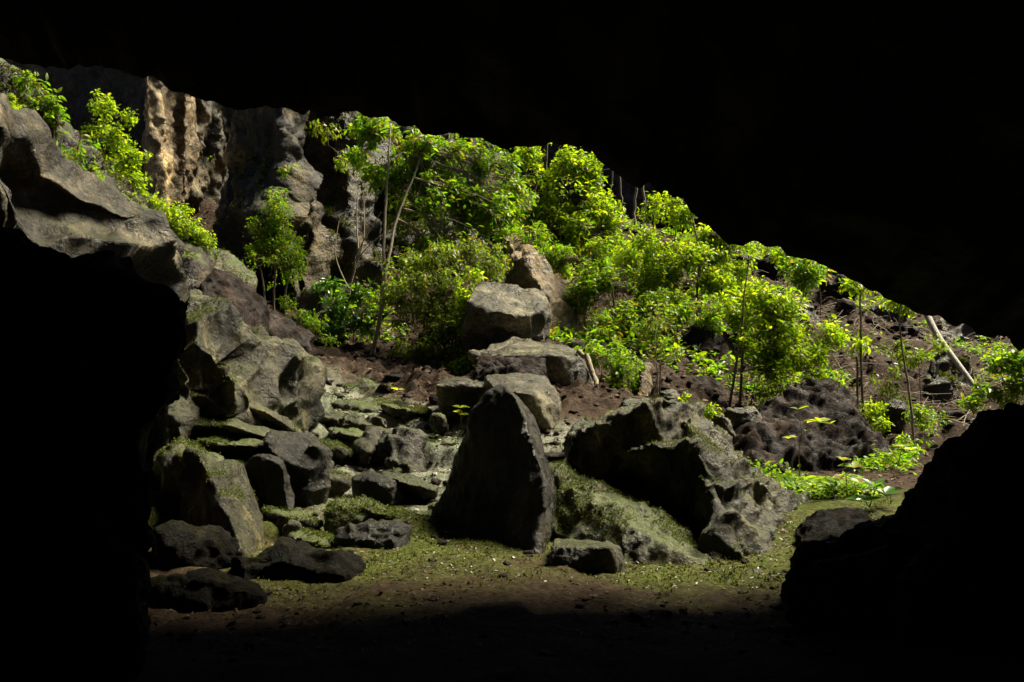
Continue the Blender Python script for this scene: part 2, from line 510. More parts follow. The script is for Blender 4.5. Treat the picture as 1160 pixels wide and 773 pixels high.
def rock(name, label, hulls, T=1.0, mat='karst', vox=0.05, smooth=4, sc=((0.6, 0.12, (1, 1, 0.7)),), fb=(0.7, 0.06), seed=1, shrink=0.85, bury=0.4, cat='rock', group=None):
    out = []
    for h in hulls:
        t = T
        if isinstance(h, tuple):
            h, t = h
        f = np.array([P(*p) for p in h])
        hp = np.array(h, float)
        cen = hp.mean(0)
        bk = np.array([P(cen[0] + (a - cen[0]) * shrink, cen[1] + (b_ - cen[1]) * shrink, c_ + t) for a, b_, c_ in hp])
        pts = np.concatenate([f, bk])
        lo = pts[pts[:, 2] < pts[:, 2].min() + 0.3 * np.ptp(pts[:, 2])].copy()
        lo[:, 2] -= bury
        out.append(np.concatenate([pts, lo]))
    return sculpt(name, out, M[mat], vox, smooth, sc, fb, seed, label, cat, group)


def boulder(name, label, x0, x1, y0, y1, d, mat='smooth', depth=0.8, seed=1, vox=0.03, smooth=6, sc=((0.35, 0.05, (1, 1, 1)),), fb=(0.4, 0.05), n=26, power=0.88, tilt=0.0, cat='rock', group=None, bury=0.25):
    """a loose rock that fills the box x0..x1, y0..y1 of the photograph"""
    r = np.random.default_rng(seed * 101 + 7)
    a, b_ = P(x0, y1, d), P(x1, y0, d)
    hw, hh = (b_[0] - a[0]) / 2, (b_[2] - a[2]) / 2
    g = np.arange(n) + 0.5
    ph = np.arccos(1 - 2 * g / n)
    th = math.pi * (1 + 5 ** 0.5) * g + r.uniform(0, 6)
    u = np.stack([np.cos(th) * np.sin(ph), np.sin(th) * np.sin(ph), np.cos(ph)], 1)
    u = np.sign(u) * np.abs(u) ** power
    u *= r.uniform(0.82, 1.12, (n, 1))
    u[:, 0] /= np.abs(u[:, 0]).max()
    u[:, 1] /= np.abs(u[:, 1]).max()
    u[:, 2] = u[:, 2] - (u[:, 2].max() + u[:, 2].min()) / 2
    u[:, 2] /= np.abs(u[:, 2]).max()
    c_ = (a + b_) / 2
    pts = np.stack([c_[0] + u[:, 0] * hw, c_[1] + 0.3 * hw + u[:, 1] * hw * depth, c_[2] + u[:, 2] * hh + tilt * u[:, 0] * hh], 1)
    lo = pts[pts[:, 2] < c_[2]].copy()
    lo[:, 2] -= bury
    return sculpt(name, [np.concatenate([pts, lo])], M[mat], vox, smooth, sc, fb, seed, label, cat, group)


# ---- left side
rock('rock_outcrop', 'big pitted grey outcrop along the left edge, lit from the right above a black undercut',
     [([(-60, 120, 9.8), (0, 128, 10), (45, 150, 10.6), (78, 186, 11), (112, 212, 11.3), (-60, 300, 9.4), (0, 310, 9.6), (60, 330, 10.2), (112, 330, 10.8)], 2.0),
      ([(60, 180, 10.8), (112, 208, 11.2), (162, 238, 11.6), (196, 262, 12.2), (208, 285, 12.5), (210, 335, 12.4), (212, 372, 12.4), (100, 300, 10.4), (130, 360, 10.8), (180, 372, 11.4), (60, 400, 10.2), (0, 420, 9.8), (0, 250, 9.8)], 1.6)],
     mat='karst', vox=0.045, smooth=5, sc=((1.3, 0.62, (1, 0.8, 0.9)), (0.45, 0.12, (1, 1, 0.6))), fb=(0.8, 0.07), seed=3)
rock('rock_bank', 'steep bank of brown earth and bright moss above the pitted left outcrop',
     [([(-80, 40, 14), (-10, 68, 14), (25, 82, 14.2), (48, 108, 14.4), (62, 140, 14.6), (-80, 300, 12.5), (30, 250, 12.6)], 2.5),
      ([(40, 110, 14.5), (85, 165, 14.6), (128, 222, 14.8), (170, 238, 15), (205, 252, 15.4), (236, 290, 15.8), (240, 330, 15.2), (60, 300, 13), (160, 330, 14)], 2.0)],
     mat='bank', vox=0.07, smooth=6, sc=((0.7, 0.1, (1, 1, 1)),), fb=(0.8, 0.13), seed=4)
rock('rock_outcrop', 'scalloped grey-green outcrop with deep hollows below the brown slab',
     [([(190, 430, 11.6), (205, 350, 12.2), (214, 328, 12.6), (232, 345, 12.8), (262, 362, 12.8), (268, 430, 11.7), (235, 448, 11.9), (190, 448, 11.9)], 1.2),
      ([(240, 352, 12.7), (268, 358, 12.9), (302, 372, 13.2), (330, 394, 13.6), (350, 420, 14), (350, 440, 13.9), (343, 458, 13.6), (328, 470, 13.4), (300, 450, 12.8), (262, 440, 12.0), (250, 400, 11.9)], 1.0)],
     mat='karst_green', vox=0.032, smooth=5, sc=((0.75, 0.32, (1, 0.8, 0.7)), (0.25, 0.04, (1, 1, 1))), fb=(0.6, 0.04), seed=6)
rock('rock', 'smooth brown sloping slab wedged behind the scalloped outcrop',
     [[(226, 322, 15), (243, 303, 15.2), (262, 308, 15.4), (285, 325, 15.8), (303, 345, 16.2), (305, 368, 16), (265, 362, 14.8), (230, 352, 14.6)]],
     T=1.2, mat='brown', vox=0.045, smooth=4, sc=((0.5, 0.06, (1, 1, 1)),), fb=(0.5, 0.05), seed=8)
rock('rock', 'dark slab with a bright moss edge above the brown sloping slab',
     [[(205, 293, 16.6), (235, 281, 17), (252, 284, 17), (290, 312, 17.4), (286, 322, 17), (240, 305, 16.4), (206, 318, 16.2)]],
     T=1.2, mat='mossy', vox=0.05, smooth=4, sc=((0.5, 0.08, (1, 1, 1)),), fb=(0.5, 0.06), seed=9)
rock('rock', 'low brown rock leaning on the slope right of the brown slab',
     [[(305, 352, 18), (330, 362, 18.2), (358, 380, 18.5), (352, 392, 18.2), (320, 392, 17.6), (300, 375, 17.4)]],
     T=1.0, mat='brown', vox=0.05, seed=10)

G1 = 'flat slabs stacked below the scalloped outcrop'
rock('rock', 'long mossy-topped slab nearest the foot of the scalloped outcrop',
     [[(248, 456, 12.5), (262, 450, 12.6), (290, 456, 12.6), (318, 472, 12.6), (344, 490, 12.7), (340, 497, 13), (300, 480, 12.9), (250, 471, 12.9), (300, 466, 12.2), (270, 459, 12.2)]], T=0.9, mat='karst_green', vox=0.025, smooth=3, fb=(0.4, 0.045), sc=((0.4, 0.05, (1, 1, 1)),), seed=11, group=G1, bury=0.1)
rock('rock', 'thin mossy slab under the long dark slab, tapering to the right',
     [[(196, 482, 11.6), (220, 471, 11.9), (262, 475, 11.9), (300, 489, 12), (337, 497, 12.2), (330, 504, 12.4), (270, 496, 12.3), (215, 490, 12.2), (260, 482, 11.5), (300, 495, 11.7)]], T=0.8, mat='karst_green', vox=0.025, smooth=3, fb=(0.4, 0.045), sc=((0.4, 0.04, (1, 1, 1)),), seed=12, group=G1, bury=0.1)
rock('rock', 'moss-topped slab above the pair of dark rounded rocks',
     [[(222, 498, 11.2), (260, 491, 11.7), (302, 502, 11.8), (300, 514, 12), (250, 520, 11.9), (226, 514, 11.8), (245, 503, 11.0), (285, 505, 11.3)]], T=0.8, mat='mossy', vox=0.025, smooth=3, fb=(0.4, 0.05), sc=((0.4, 0.05, (1, 1, 1)),), seed=13, group=G1, bury=0.1)
rock('rock', 'small pale rock at the black pillar edge above the slabs',
     [[(188, 445, 11.6), (205, 440, 11.8), (222, 452, 12), (228, 470, 11.8), (205, 480, 11.3), (188, 475, 11.3)]], T=0.7, mat='karst_green', vox=0.03, sc=((0.25, 0.07, (1, 1, 1)),), fb=(0.3, 0.04), seed=14, group=G1)
rock('rock', 'mossy cap of stone directly above the dark boulder with a hole',
     [[(186, 512, 10.9), (205, 500, 11.2), (235, 505, 11.3), (252, 524, 11), (215, 524, 10.5), (186, 522, 10.6)]], T=0.7, mat='mossy', vox=0.03, sc=((0.25, 0.04, (1, 1, 1)),), fb=(0.3, 0.04), seed=15, group=G1)
rock('rock', 'tall dark boulder with a lit right face and a round hole',
     [[(172, 522, 11.2), (186, 510, 11.3), (222, 513, 10.1), (252, 556, 9.7), (272, 614, 9.3), (250, 521, 10.4), (276, 528, 10.7), (286, 555, 10.7), (297, 585, 10.6), (299, 604, 10.4), (288, 620, 9.8), (225, 608, 10.5), (168, 602, 11.2)]],
     T=1.0, mat='karst_green', vox=0.026, smooth=6, sc=((0.42, 0.12, (1, 1, 0.8)),), fb=(0.5, 0.03), seed=16, bury=0.3)
rock('rock', 'rounded dark rock with a sharp lit rim, left one of the pair on the moss',
     [[(272, 530, 11.1), (288, 515, 11.0), (305, 516, 11.1), (322, 530, 11.0), (336, 560, 11.3), (330, 570, 11.2), (282, 564, 11.3)]], T=0.7, mat='smooth', vox=0.025, smooth=6, sc=((0.4, 0.07, (1, 1, 1)),), fb=(0.4, 0.03), seed=17)
rock('rock', 'rounded dark rock with two hollows in its right face, beside the lit-rimmed rock',
     [[(298, 506, 11.6), (325, 498, 11.5), (352, 500, 11.5), (370, 512, 11.7), (373, 540, 11.9), (368, 560, 11.9), (345, 567, 11.7), (318, 556, 11.8), (300, 530, 11.8)]], T=0.8, mat='smooth', vox=0.025, smooth=6, sc=((0.36, 0.13, (1, 1, 0.8)),), fb=(0.4, 0.03), seed=18)
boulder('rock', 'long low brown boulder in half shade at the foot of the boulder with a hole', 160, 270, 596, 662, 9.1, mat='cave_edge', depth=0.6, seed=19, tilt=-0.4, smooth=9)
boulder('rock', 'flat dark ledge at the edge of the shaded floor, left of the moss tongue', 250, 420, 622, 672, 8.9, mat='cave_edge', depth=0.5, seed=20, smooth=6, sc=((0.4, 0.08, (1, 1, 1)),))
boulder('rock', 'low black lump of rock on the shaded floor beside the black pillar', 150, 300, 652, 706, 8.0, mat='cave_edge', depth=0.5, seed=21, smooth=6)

# ---- loose rocks on the mossy apron
G2 = 'loose rocks on the mossy apron'
rock('rock', 'striped wedge of rock in the middle of the pale mossy apron',
     [[(400, 502, 13.4), (420, 486, 13.8), (446, 488, 13.9), (440, 510, 13.3), (415, 512, 13.1)]], T=0.6, mat='karst', vox=0.03, sc=((0.3, 0.05, (1, 1, 2.5)),), fb=(0.3, 0.05), seed=22, group=G2)
rock('rock', 'jagged dark rock with a notch on top beside the striped wedge',
     [[(424, 512, 13), (440, 494, 13.2), (450, 485, 13.4), (472, 490, 13.5), (480, 510, 13.4), (484, 530, 13), (462, 527, 12.7)]], T=0.7, mat='karst', vox=0.03, sc=((0.3, 0.09, (1, 1, 1)),), fb=(0.3, 0.06), seed=23, group=G2)
boulder('rock', 'rounded stone with a brown top half way down the mossy apron', 396, 462, 534, 564, 11.8, seed=24, tilt=-0.2, group=G2)
boulder('rock', 'low stone under a moss cap just above the smooth pillow rock', 360, 440, 570, 598, 10.9, mat='mossy', seed=25, group=G2)
boulder('rock', 'smooth pillow-shaped rock at the head of the moss tongue', 376, 472, 592, 634, 9.9, seed=26, depth=0.55, smooth=9, group=G2)
boulder('rock', 'small stone half sunk in moss under the scalloped outcrop', 338, 372, 470, 484, 15.2, mat='mossy', seed=29, group=G2)
boulder('rock', 'long pale moss-streaked ledge crossing the top of the apron', 338, 466, 452, 484, 16.6, mat='mossy', seed=30, depth=0.5, sc=((0.4, 0.13, (1, 1, 0.6)),), group=G2, vox=0.04)
boulder('rock', 'green mossy hump at the upper end of the pale ledge', 360, 440, 434, 456, 18, mat='mossy', seed=31, depth=0.6, sc=((0.4, 0.1, (1, 1, 0.6)),), group=G2, vox=0.045)
boulder('rock', 'low stone at the lower edge of the apron, left of the smooth pillow rock', 300, 345, 580, 600, 10.8, mat='mossy', seed=33, group=G2)
G3 = 'dark stones on the brown slope'
for i, (a, lab) in enumerate([((452, 486, 410, 440, 20), 'brown stone below the thin dark tree trunk'), ((400, 440, 408, 428, 20.5), 'dark stone at the foot of the two leaning trunks'),
                              ((468, 490, 408, 436, 21), 'small pale stone under the hanging foliage'), ((488, 512, 446, 472, 17), 'dark wet stone beside the small bright plant'),
                              ((336, 376, 326, 352, 23.5), 'mossy boulder behind the low leafy plants'), ((352, 392, 350, 372, 23), 'pale boulder among the low leafy plants')]):
    boulder('rock', lab, *a, mat='brown' if i not in (4, 5) else 'mossy', seed=34 + i, group=G3, vox=0.04)

G8 = 'low mossy ledges stepping down the apron'
for i, (x0, y0, x1, y1, d_8, th) in enumerate([(350, 470, 425, 479, 15.2, 9), (342, 500, 404, 512, 13.3, 10), (298, 578, 368, 592, 10.9, 13), (432, 540, 497, 552, 11.9, 11), (326, 608, 402, 620, 10.1, 13),
                                               (452, 500, 512, 508, 13.8, 9), (338, 530, 396, 544, 12.4, 11), (404, 576, 470, 586, 10.9, 10), (190, 438, 250, 452, 12.1, 11), (196, 462, 262, 470, 12.2, 10), (432, 460, 490, 466, 16, 8), (372, 488, 430, 496, 14.2, 8)]):
    xm, ym = (x0 + x1) / 2, (y0 + y1) / 2
    rock('stone_ledge', 'low mossy ledge stepping across the pale apron or down the left rock pile',
         [[(x0, y0 - 2, d_8), (xm, ym - th * 0.55, d_8 + 0.35), (x1, y1 - 2, d_8 + 0.15), (x0 + 4, y0 + th * 0.4, d_8 - 0.05), (xm, ym + th * 0.25, d_8 - 0.28), (x1 - 3, y1 + th * 0.4, d_8), (x0 + 8, y0 + th, d_8 + 0.3), (xm, ym + th, d_8 + 0.1), (x1 - 8, y1 + th, d_8 + 0.3)]],
         T=0.7, mat='mossy' if i % 3 else 'karst_green', vox=0.022, smooth=3, sc=((0.3, 0.05, (1, 1, 1)),), fb=(0.35, 0.05), seed=210 + i, bury=0.12, cat='ledge', group=G8)

# ---- centre
rock('rock_pinnacle', 'black standing pinnacle in the centre with a thin lit right edge',
     [[(548, 449, 11.0), (558, 439, 11.1), (572, 436, 10.9), (585, 450, 10.6), (600, 487, 10.4), (612, 522, 10.2), (620, 556, 10.05), (593, 457, 11.0), (608, 490, 10.9), (621, 525, 10.8), (629, 558, 10.7), (622, 598, 10.5), (556, 604, 10.5), (524, 500, 11.3), (508, 540, 11.3), (494, 578, 11.3), (480, 610, 11.3), (598, 618, 10.0), (610, 596, 9.95), (608, 622, 9.9), (620, 618, 10.3)]],
     T=1.0, mat='smooth', vox=0.024, smooth=4, sc=((0.7, 0.15, (1, 1, 0.5)), (0.2, 0.025, (1, 1, 0.5))), fb=(0.6, 0.04), seed=51, shrink=0.65)
rock('boulder', 'flat pale-topped ledge rock behind the pinnacle tip',
     [[(490, 433, 15.0), (520, 427, 15.8), (600, 428, 16), (600, 440, 15.2), (500, 441, 15.0), (505, 474, 16), (590, 474, 16)]], T=1.4, mat='boulder', vox=0.04, sc=((0.5, 0.05, (1, 1, 1)),), fb=(0.5, 0.05), seed=52)
rock('boulder', 'pale lichen-topped boulder with a dark undercut just right of the pinnacle tip',
     [[(548, 428, 14.6), (580, 423, 15.2), (618, 425, 15.4), (632, 440, 15.1), (637, 462, 14.7), (630, 470, 14.6), (600, 446, 14.1), (600, 482, 15), (565, 470, 15), (560, 440, 14.2)]], T=1.3, mat='boulder', vox=0.035, sc=((0.5, 0.05, (1, 1, 1)),), fb=(0.5, 0.04), seed=53)
rock('boulder', 'rough brown block resting on the pale lichen-topped boulder',
     [[(538, 411, 16), (548, 404, 16.2), (580, 406, 16.2), (614, 407, 16.4), (621, 418, 16.3), (618, 432, 15.8), (575, 430, 15.4), (540, 430, 15.5)]], T=1.1, mat='brown', vox=0.035, sc=((0.25, 0.08, (1, 1, 1)),), fb=(0.35, 0.08), seed=54)
rock('boulder', 'large dark boulder with a lit root-like right edge, right of the stack',
     [[(534, 402, 17.2), (556, 388, 18.6), (590, 384, 19), (636, 390, 18.6), (660, 402, 17), (672, 425, 17.2), (680, 450, 17.2), (676, 474, 17), (640, 476, 17.2), (632, 402, 16.8), (600, 474, 17.6)]], T=1.5, mat='boulder', vox=0.04, sc=((0.8, 0.1, (1, 1, 0.6)),), fb=(0.7, 0.05), seed=55)
rock('boulder', 'big rounded boulder with a pale pitted top, highest of the central stack',
     [[(528, 340, 19.4), (542, 321, 20.6), (575, 320, 21), (608, 330, 21), (622, 345, 20.4), (625, 360, 20.4), (612, 378, 20.4), (610, 398, 20.6), (545, 402, 20.2), (526, 385, 20), (548, 352, 19), (600, 358, 19.4)]], T=2, mat='boulder', vox=0.045, sc=((0.6, 0.1, (1, 1, 1.2)),), fb=(0.6, 0.06), seed=56)
rock('rock_outcrop', 'tall fluted cliff block rising behind the central boulder stack',
     [[(570, 268, 24), (590, 272, 24), (622, 300, 24), (655, 330, 23.8), (668, 365, 23), (662, 395, 22.5), (620, 392, 22), (610, 320, 22.6), (575, 330, 23.4)]], T=2.5, mat='cliff', vox=0.06, sc=((0.9, 0.3, (1, 1, 0.35)),), fb=(0.8, 0.1), seed=57)
G4 = 'small rocks behind the large right rock'
rock('rock', 'upright grey stone at the right foot of the large dark boulder', [[(680, 455, 16.3), (690, 446, 16.6), (698, 458, 16.6), (702, 478, 16.2), (682, 478, 16)]], T=0.5, mat='karst_green', vox=0.03, seed=58, group=G4)
rock('rock', 'leaning pale stone flake below the bushes', [[(722, 448, 17.6), (730, 408, 18.4), (738, 412, 18.6), (738, 430, 18.4), (728, 452, 17.8)]], T=0.4, mat='cliff', vox=0.035, seed=59, sc=((0.4, 0.04, (1, 1, 1)),), group=G4)
boulder('rock', 'cream topped stone behind the peak of the large right rock', 742, 770, 442, 460, 16, mat='boulder', seed=60, group=G4)
boulder('rock', 'low grey rock between the upright stone and the large right rock', 700, 740, 450, 472, 15.4, mat='karst_green', seed=61, group=G4)
rock('rock_outcrop', 'shadowed brown overhang under the trees, right of the leaning flake',
     [[(755, 385, 22), (790, 372, 22), (832, 380, 22.4), (850, 400, 22.6), (846, 420, 22.8), (760, 425, 22.2), (790, 395, 21)]], T=2.5, mat='brown', vox=0.06, seed=62, sc=((0.7, 0.2, (1, 1, 1)),), fb=(0.6, 0.12))
rock('rock', 'brown earthy rock beneath the shadowed overhang', [[(775, 440, 19), (790, 424, 19.6), (808, 430, 19.8), (822, 450, 19.4), (800, 466, 18.6), (775, 462, 18.5)]], T=0.8, mat='brown', vox=0.04, seed=63, group=G4)

# ---- right
rock('rock_outcrop', 'large ribbed rock with a black overhang, right of the central pinnacle',
     [([(640, 490, 11.7), (690, 479, 11.4), (733, 457, 11.3), (752, 450, 11.5), (790, 460, 12.2), (806, 490, 12.4), (650, 540, 12.2), (700, 560, 12.2), (760, 560, 11.9), (800, 560, 12), (640, 520, 11.9)], 1.5),
      ([(700, 512, 11.2), (740, 500, 10.9), (790, 496, 11.2), (815, 520, 11.6), (760, 545, 11.6), (800, 560, 11.4), (700, 525, 11.7)], 1.0),
      ([(775, 470, 11.6), (800, 484, 12.2), (820, 512, 12.2), (862, 542, 12.2), (898, 574, 12), (920, 604, 11.6), (930, 640, 11.1), (914, 682, 10.2), (856, 688, 9.5), (826, 682, 9.8), (806, 515, 11.2), (822, 560, 10.7), (842, 620, 10.0), (785, 560, 11.6), (800, 620, 10.7)], 1.0)],
     mat='karst_green', vox=0.027, smooth=4, sc=((0.5, 0.24, (1.1, 1.1, 0.3)), (0.2, 0.06, (1, 1, 0.3))), fb=(0.6, 0.06), seed=64)
rock('rock', 'mossy ramp of pitted rock sloping down between the pinnacle and the large ribbed rock',
     [[(618, 530, 11.3), (640, 532, 11.3), (700, 556, 11.1), (760, 586, 10.8), (815, 632, 10.3), (826, 664, 9.8), (800, 668, 9.65), (745, 658, 9.75), (715, 645, 10), (628, 606, 10.5), (620, 570, 10.8), (690, 586, 10.35), (745, 612, 10.0), (790, 640, 9.8)]], T=1.0,
     mat='mossy', vox=0.025, smooth=3, sc=((0.42, 0.15, (1.3, 0.7, 0.6)), (0.18, 0.04, (1, 1, 0.5))), fb=(0.5, 0.05), seed=93)
rock('rock', 'squared dark block on the floor in front of the mossy ramp',
     [[(622, 618, 9.5), (628, 611, 9.8), (690, 612, 9.8), (704, 620, 9.8), (711, 640, 9.6), (704, 650, 9.45), (625, 647, 9.45), (690, 620, 9.3)]], T=0.5, mat='karst_green', vox=0.02, smooth=3, sc=((0.3, 0.035, (1, 1, 1)),), fb=(0.3, 0.03), seed=65, bury=0.2)
rock('rock_outcrop', 'brown earthy mound of rock behind the ribbed rock on the right',
     [[(808, 505, 15), (822, 486, 15.6), (852, 470, 16.4), (890, 446, 17.4), (905, 436, 17.8), (932, 431, 18), (958, 446, 17.8), (985, 476, 17.2), (1010, 505, 16.6), (1018, 540, 15.8), (1000, 570, 15), (940, 575, 14), (860, 560, 13.6), (815, 540, 14), (900, 480, 15.8)]],
     T=1.6, mat='brown', vox=0.05, smooth=4, sc=((0.9, 0.3, (1, 1, 1.6)), (0.3, 0.07, (1, 1, 1.6))), fb=(0.6, 0.14), seed=66)
G5 = 'pale stones on the brown mound'
boulder('rock', 'flat pale stone lying on the left shoulder of the brown mound', 820, 866, 460, 476, 15.8, mat='boulder', seed=67, group=G5)
boulder('rock', 'round pale stone at the left end of the brown mound', 803, 832, 468, 492, 15.2, mat='boulder', seed=68, group=G5)
rock('rock', 'dim ridged rock in front of the ferns beside the black right boulder',
     [[(900, 600, 10.6), (925, 582, 11), (955, 574, 11.1), (978, 578, 11), (985, 590, 10.6), (960, 610, 9.8), (905, 615, 10)]], T=0.8, mat='cave', vox=0.028, smooth=4, sc=((0.3, 0.09, (1, 1, 1)),), fb=(0.4, 0.05), seed=69)
rock('rock', 'wet dark stone under the ferns at the right end of the ribbed rock',
     [[(866, 568, 12.2), (890, 558, 12.5), (918, 562, 12.5), (925, 590, 12), (900, 600, 11.6), (872, 585, 11.8)]], T=0.7, mat='smooth', vox=0.03, seed=70, sc=((0.3, 0.08, (1, 1, 1)),))
rock('rock_outcrop', 'dark jagged outcrop below the leaning dead trunk',
     [[(1048, 420, 21), (1068, 396, 22), (1092, 410, 22.5), (1104, 440, 22), (1110, 470, 21), (1062, 480, 20)]], T=1.4, mat='cliff_dark', vox=0.06, seed=71, sc=((0.6, 0.2, (1, 1, 0.6)),), fb=(0.6, 0.12))
rock('rock_outcrop', 'grey broken outcrop on the bare slope above the dead trunk',
     [[(1062, 360, 29), (1090, 362, 29.4), (1120, 385, 29.5), (1130, 415, 28.5), (1095, 420, 27), (1066, 396, 27.4)]], T=1.6, mat='karst', vox=0.07, seed=72, sc=((0.7, 0.25, (1, 1, 0.8)),), fb=(0.6, 0.15))
G6 = 'rocks on the bare upper slope'
for i, (a, lab) in enumerate([((930, 972, 312, 340, 29), 'grey rock on the bare slope left of the straight sapling'), ((985, 1030, 340, 362, 28), 'broken rock on the bare slope between the two saplings'),
                              ((862, 905, 282, 312, 30.5), 'pale rock under the roof edge on the upper slope'), ((915, 950, 298, 318, 32), 'dark rock just below the roof edge'),
                              ((1000, 1050, 366, 384, 26.5), 'low rock beside the top of the leaning dead trunk'), ((890, 930, 345, 372, 25.5), 'rock half hidden by bright leaves on the bare slope')]):
    boulder('rock', lab, *a, mat='karst' if i % 2 else 'brown', seed=75 + i, group=G6, vox=0.06, sc=((0.5, 0.16, (1, 1, 0.7)),), fb=(0.5, 0.12))
boulder('rock', 'dark stone under the bushes left of the hanging creeper', 1000, 1030, 452, 480, 18.5, mat='cliff_dark', seed=82, vox=0.05)

# ---- black foreground masses
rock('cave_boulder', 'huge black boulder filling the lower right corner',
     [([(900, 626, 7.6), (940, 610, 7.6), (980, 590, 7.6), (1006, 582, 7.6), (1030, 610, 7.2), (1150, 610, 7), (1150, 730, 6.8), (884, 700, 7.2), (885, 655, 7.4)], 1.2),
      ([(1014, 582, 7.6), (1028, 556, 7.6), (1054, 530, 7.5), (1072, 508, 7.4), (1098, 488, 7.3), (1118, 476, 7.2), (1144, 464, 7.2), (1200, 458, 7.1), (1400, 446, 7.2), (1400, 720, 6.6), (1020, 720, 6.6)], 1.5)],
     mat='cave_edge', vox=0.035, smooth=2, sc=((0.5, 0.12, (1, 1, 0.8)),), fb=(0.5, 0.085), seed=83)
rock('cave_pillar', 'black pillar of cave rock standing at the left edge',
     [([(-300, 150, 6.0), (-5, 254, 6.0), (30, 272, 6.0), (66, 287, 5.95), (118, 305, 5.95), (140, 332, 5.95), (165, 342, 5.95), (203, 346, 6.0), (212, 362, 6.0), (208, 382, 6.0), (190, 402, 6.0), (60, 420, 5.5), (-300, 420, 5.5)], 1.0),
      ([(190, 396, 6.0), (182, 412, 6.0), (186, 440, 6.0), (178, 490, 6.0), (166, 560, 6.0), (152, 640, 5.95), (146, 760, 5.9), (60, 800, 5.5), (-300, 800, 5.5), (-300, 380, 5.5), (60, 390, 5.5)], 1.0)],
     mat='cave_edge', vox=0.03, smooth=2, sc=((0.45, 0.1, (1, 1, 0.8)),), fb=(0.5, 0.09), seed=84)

# ---- cliffs behind
rock('cliff', 'warm tan rib of cliff hanging under the left roof edge',
     [[(162, 40, 27), (186, 40, 27.6), (222, 40, 30), (218, 130, 30), (208, 215, 29.4), (190, 224, 28), (172, 222, 27)], [(205, 40, 28.4), (214, 40, 28.2), (226, 40, 30.5), (222, 150, 30), (208, 205, 28.8), (203, 120, 28.6)]], T=2.5,
     mat='cliff', vox=0.07, smooth=2, sc=((0.8, 0.3, (1, 1, 0.07)), (0.3, 0.12, (1, 1, 0.1))), fb=(0.8, 0.1), seed=85, cat='cliff')
rock('cliff', 'olive streaked cliff face of narrow ribs between the tan rib and the dark cliff',
     [[(212, 40, 30), (240, 40, 30.4), (282, 40, 33), (276, 130, 33), (262, 205, 32), (245, 230, 31), (215, 225, 30)]], T=2.5,
     mat='cliff_olive', vox=0.08, smooth=2, sc=((0.7, 0.32, (1, 1, 0.08)), (0.3, 0.12, (1, 1, 0.12))), fb=(0.8, 0.12), seed=92, cat='cliff')
rock('cliff', 'dark green-grey cliff with lit edges behind the fine-leaved shrub',
     [([(250, 95, 26.4), (300, 95, 24.8), (318, 100, 24.2), (345, 105, 26.2), (348, 130, 26.2), (326, 150, 24), (318, 210, 23.8), (345, 260, 25.6), (300, 280, 24), (255, 270, 25.6), (250, 330, 25)], 1.4),
      ([(330, 108, 28.4), (390, 108, 27), (425, 112, 29.2), (430, 200, 29), (392, 170, 26.8), (398, 260, 26), (440, 300, 27.6), (400, 340, 25.4), (330, 330, 26.4), (335, 200, 27.6)], 1.8),
      ([(318, 225, 24.4), (345, 205, 24.8), (372, 290, 24.6), (362, 330, 24.2), (330, 330, 24)], 1.0)],
     mat='cliff_dark', vox=0.09, smooth=3, sc=((1.8, 0.6, (1, 1, 0.6)), (0.6, 0.1, (1, 1, 0.35))), fb=(1.2, 0.26), seed=86, cat='cliff')
rock('cliff', 'shadowed recess wall of the cliff behind the small bright tree on the left',
     [[(-120, 20, 40), (60, 20, 38), (175, 20, 33), (180, 240, 33), (60, 300, 36), (-120, 300, 40)]], T=3, mat='cliff_dark', vox=0.14, sc=((1.5, 0.4, (1, 1, 0.5)),), fb=(1.0, 0.2), seed=87, cat='cliff')
rock('cliff', 'brown root-covered cliff behind the leafy vine curtain',
     [[(400, 100, 31), (560, 130, 32), (575, 220, 30), (590, 300, 28), (500, 310, 27), (410, 320, 27.4)]], T=3, mat='cliff_dark', vox=0.11, sc=((1.2, 0.5, (1, 1, 0.5)),), fb=(0.9, 0.25), seed=88, cat='cliff')
rock('cliff', 'distant grey cliff in shade seen through gaps in the treetops',
     [[(450, 70, 45), (700, 120, 45), (1050, 300, 47), (1150, 370, 47), (900, 360, 50), (450, 300, 50)]], T=6, mat='far', vox=0.3, sc=((3.0, 0.8, (1, 1, 0.4)),), fb=(2.0, 0.4), seed=89, cat='cliff')
rock('cliff', 'pale shadowed cliff standing behind the columns and the dark cliff',
     [[(-300, -20, 46), (200, 30, 44), (500, 70, 46), (500, 260, 44), (200, 260, 42), (-300, 260, 44)]], T=5, mat='far', vox=0.3, sc=((3.0, 0.8, (1, 1, 0.4)),), fb=(2.0, 0.4), seed=90, cat='cliff')

# ------------------------------------------------------------------ the roof of the cave
LIP = [(-1150, 720), (-1000, 400), (-850, 160), (-600, 40), (-300, 30), (0, 66), (40, 72), (75, 77), (150, 92), (185, 97), (200, 104), (228, 110), (255, 115), (290, 117), (325, 122), (345, 128), (400, 128), (440, 135), (470, 143), (482, 155), (492, 152), (510, 153), (540, 158),
       (570, 163), (620, 168), (660, 175), (690, 190), (720, 208), (760, 225), (800, 248), (830, 270), (860, 280), (900, 290), (940, 305), (980, 325), (1040, 350), (1100, 372), (1160, 392), (1300, 450), (1450, 560), (1620, 720)]
lp = np.array(LIP, float)
us = np.concatenate([np.arange(-1150, -50, 25), np.arange(-50, 1250, 4), np.arange(1250, 1621, 25)])
ly = np.interp(us, lp[:, 0], lp[:, 1])
ld = np.interp(us, [-1150, 250, 420, 600, 900, 1040, 1160, 1700], [9.6, 9.6, 9.7, 9.75, 9.3, 9.5, 10.0, 12])
lx = (us - CX) / F * ld
lz = CAMZ + (HY - ly) / F * ld
q = np.stack([lx, ld, lz], 1)
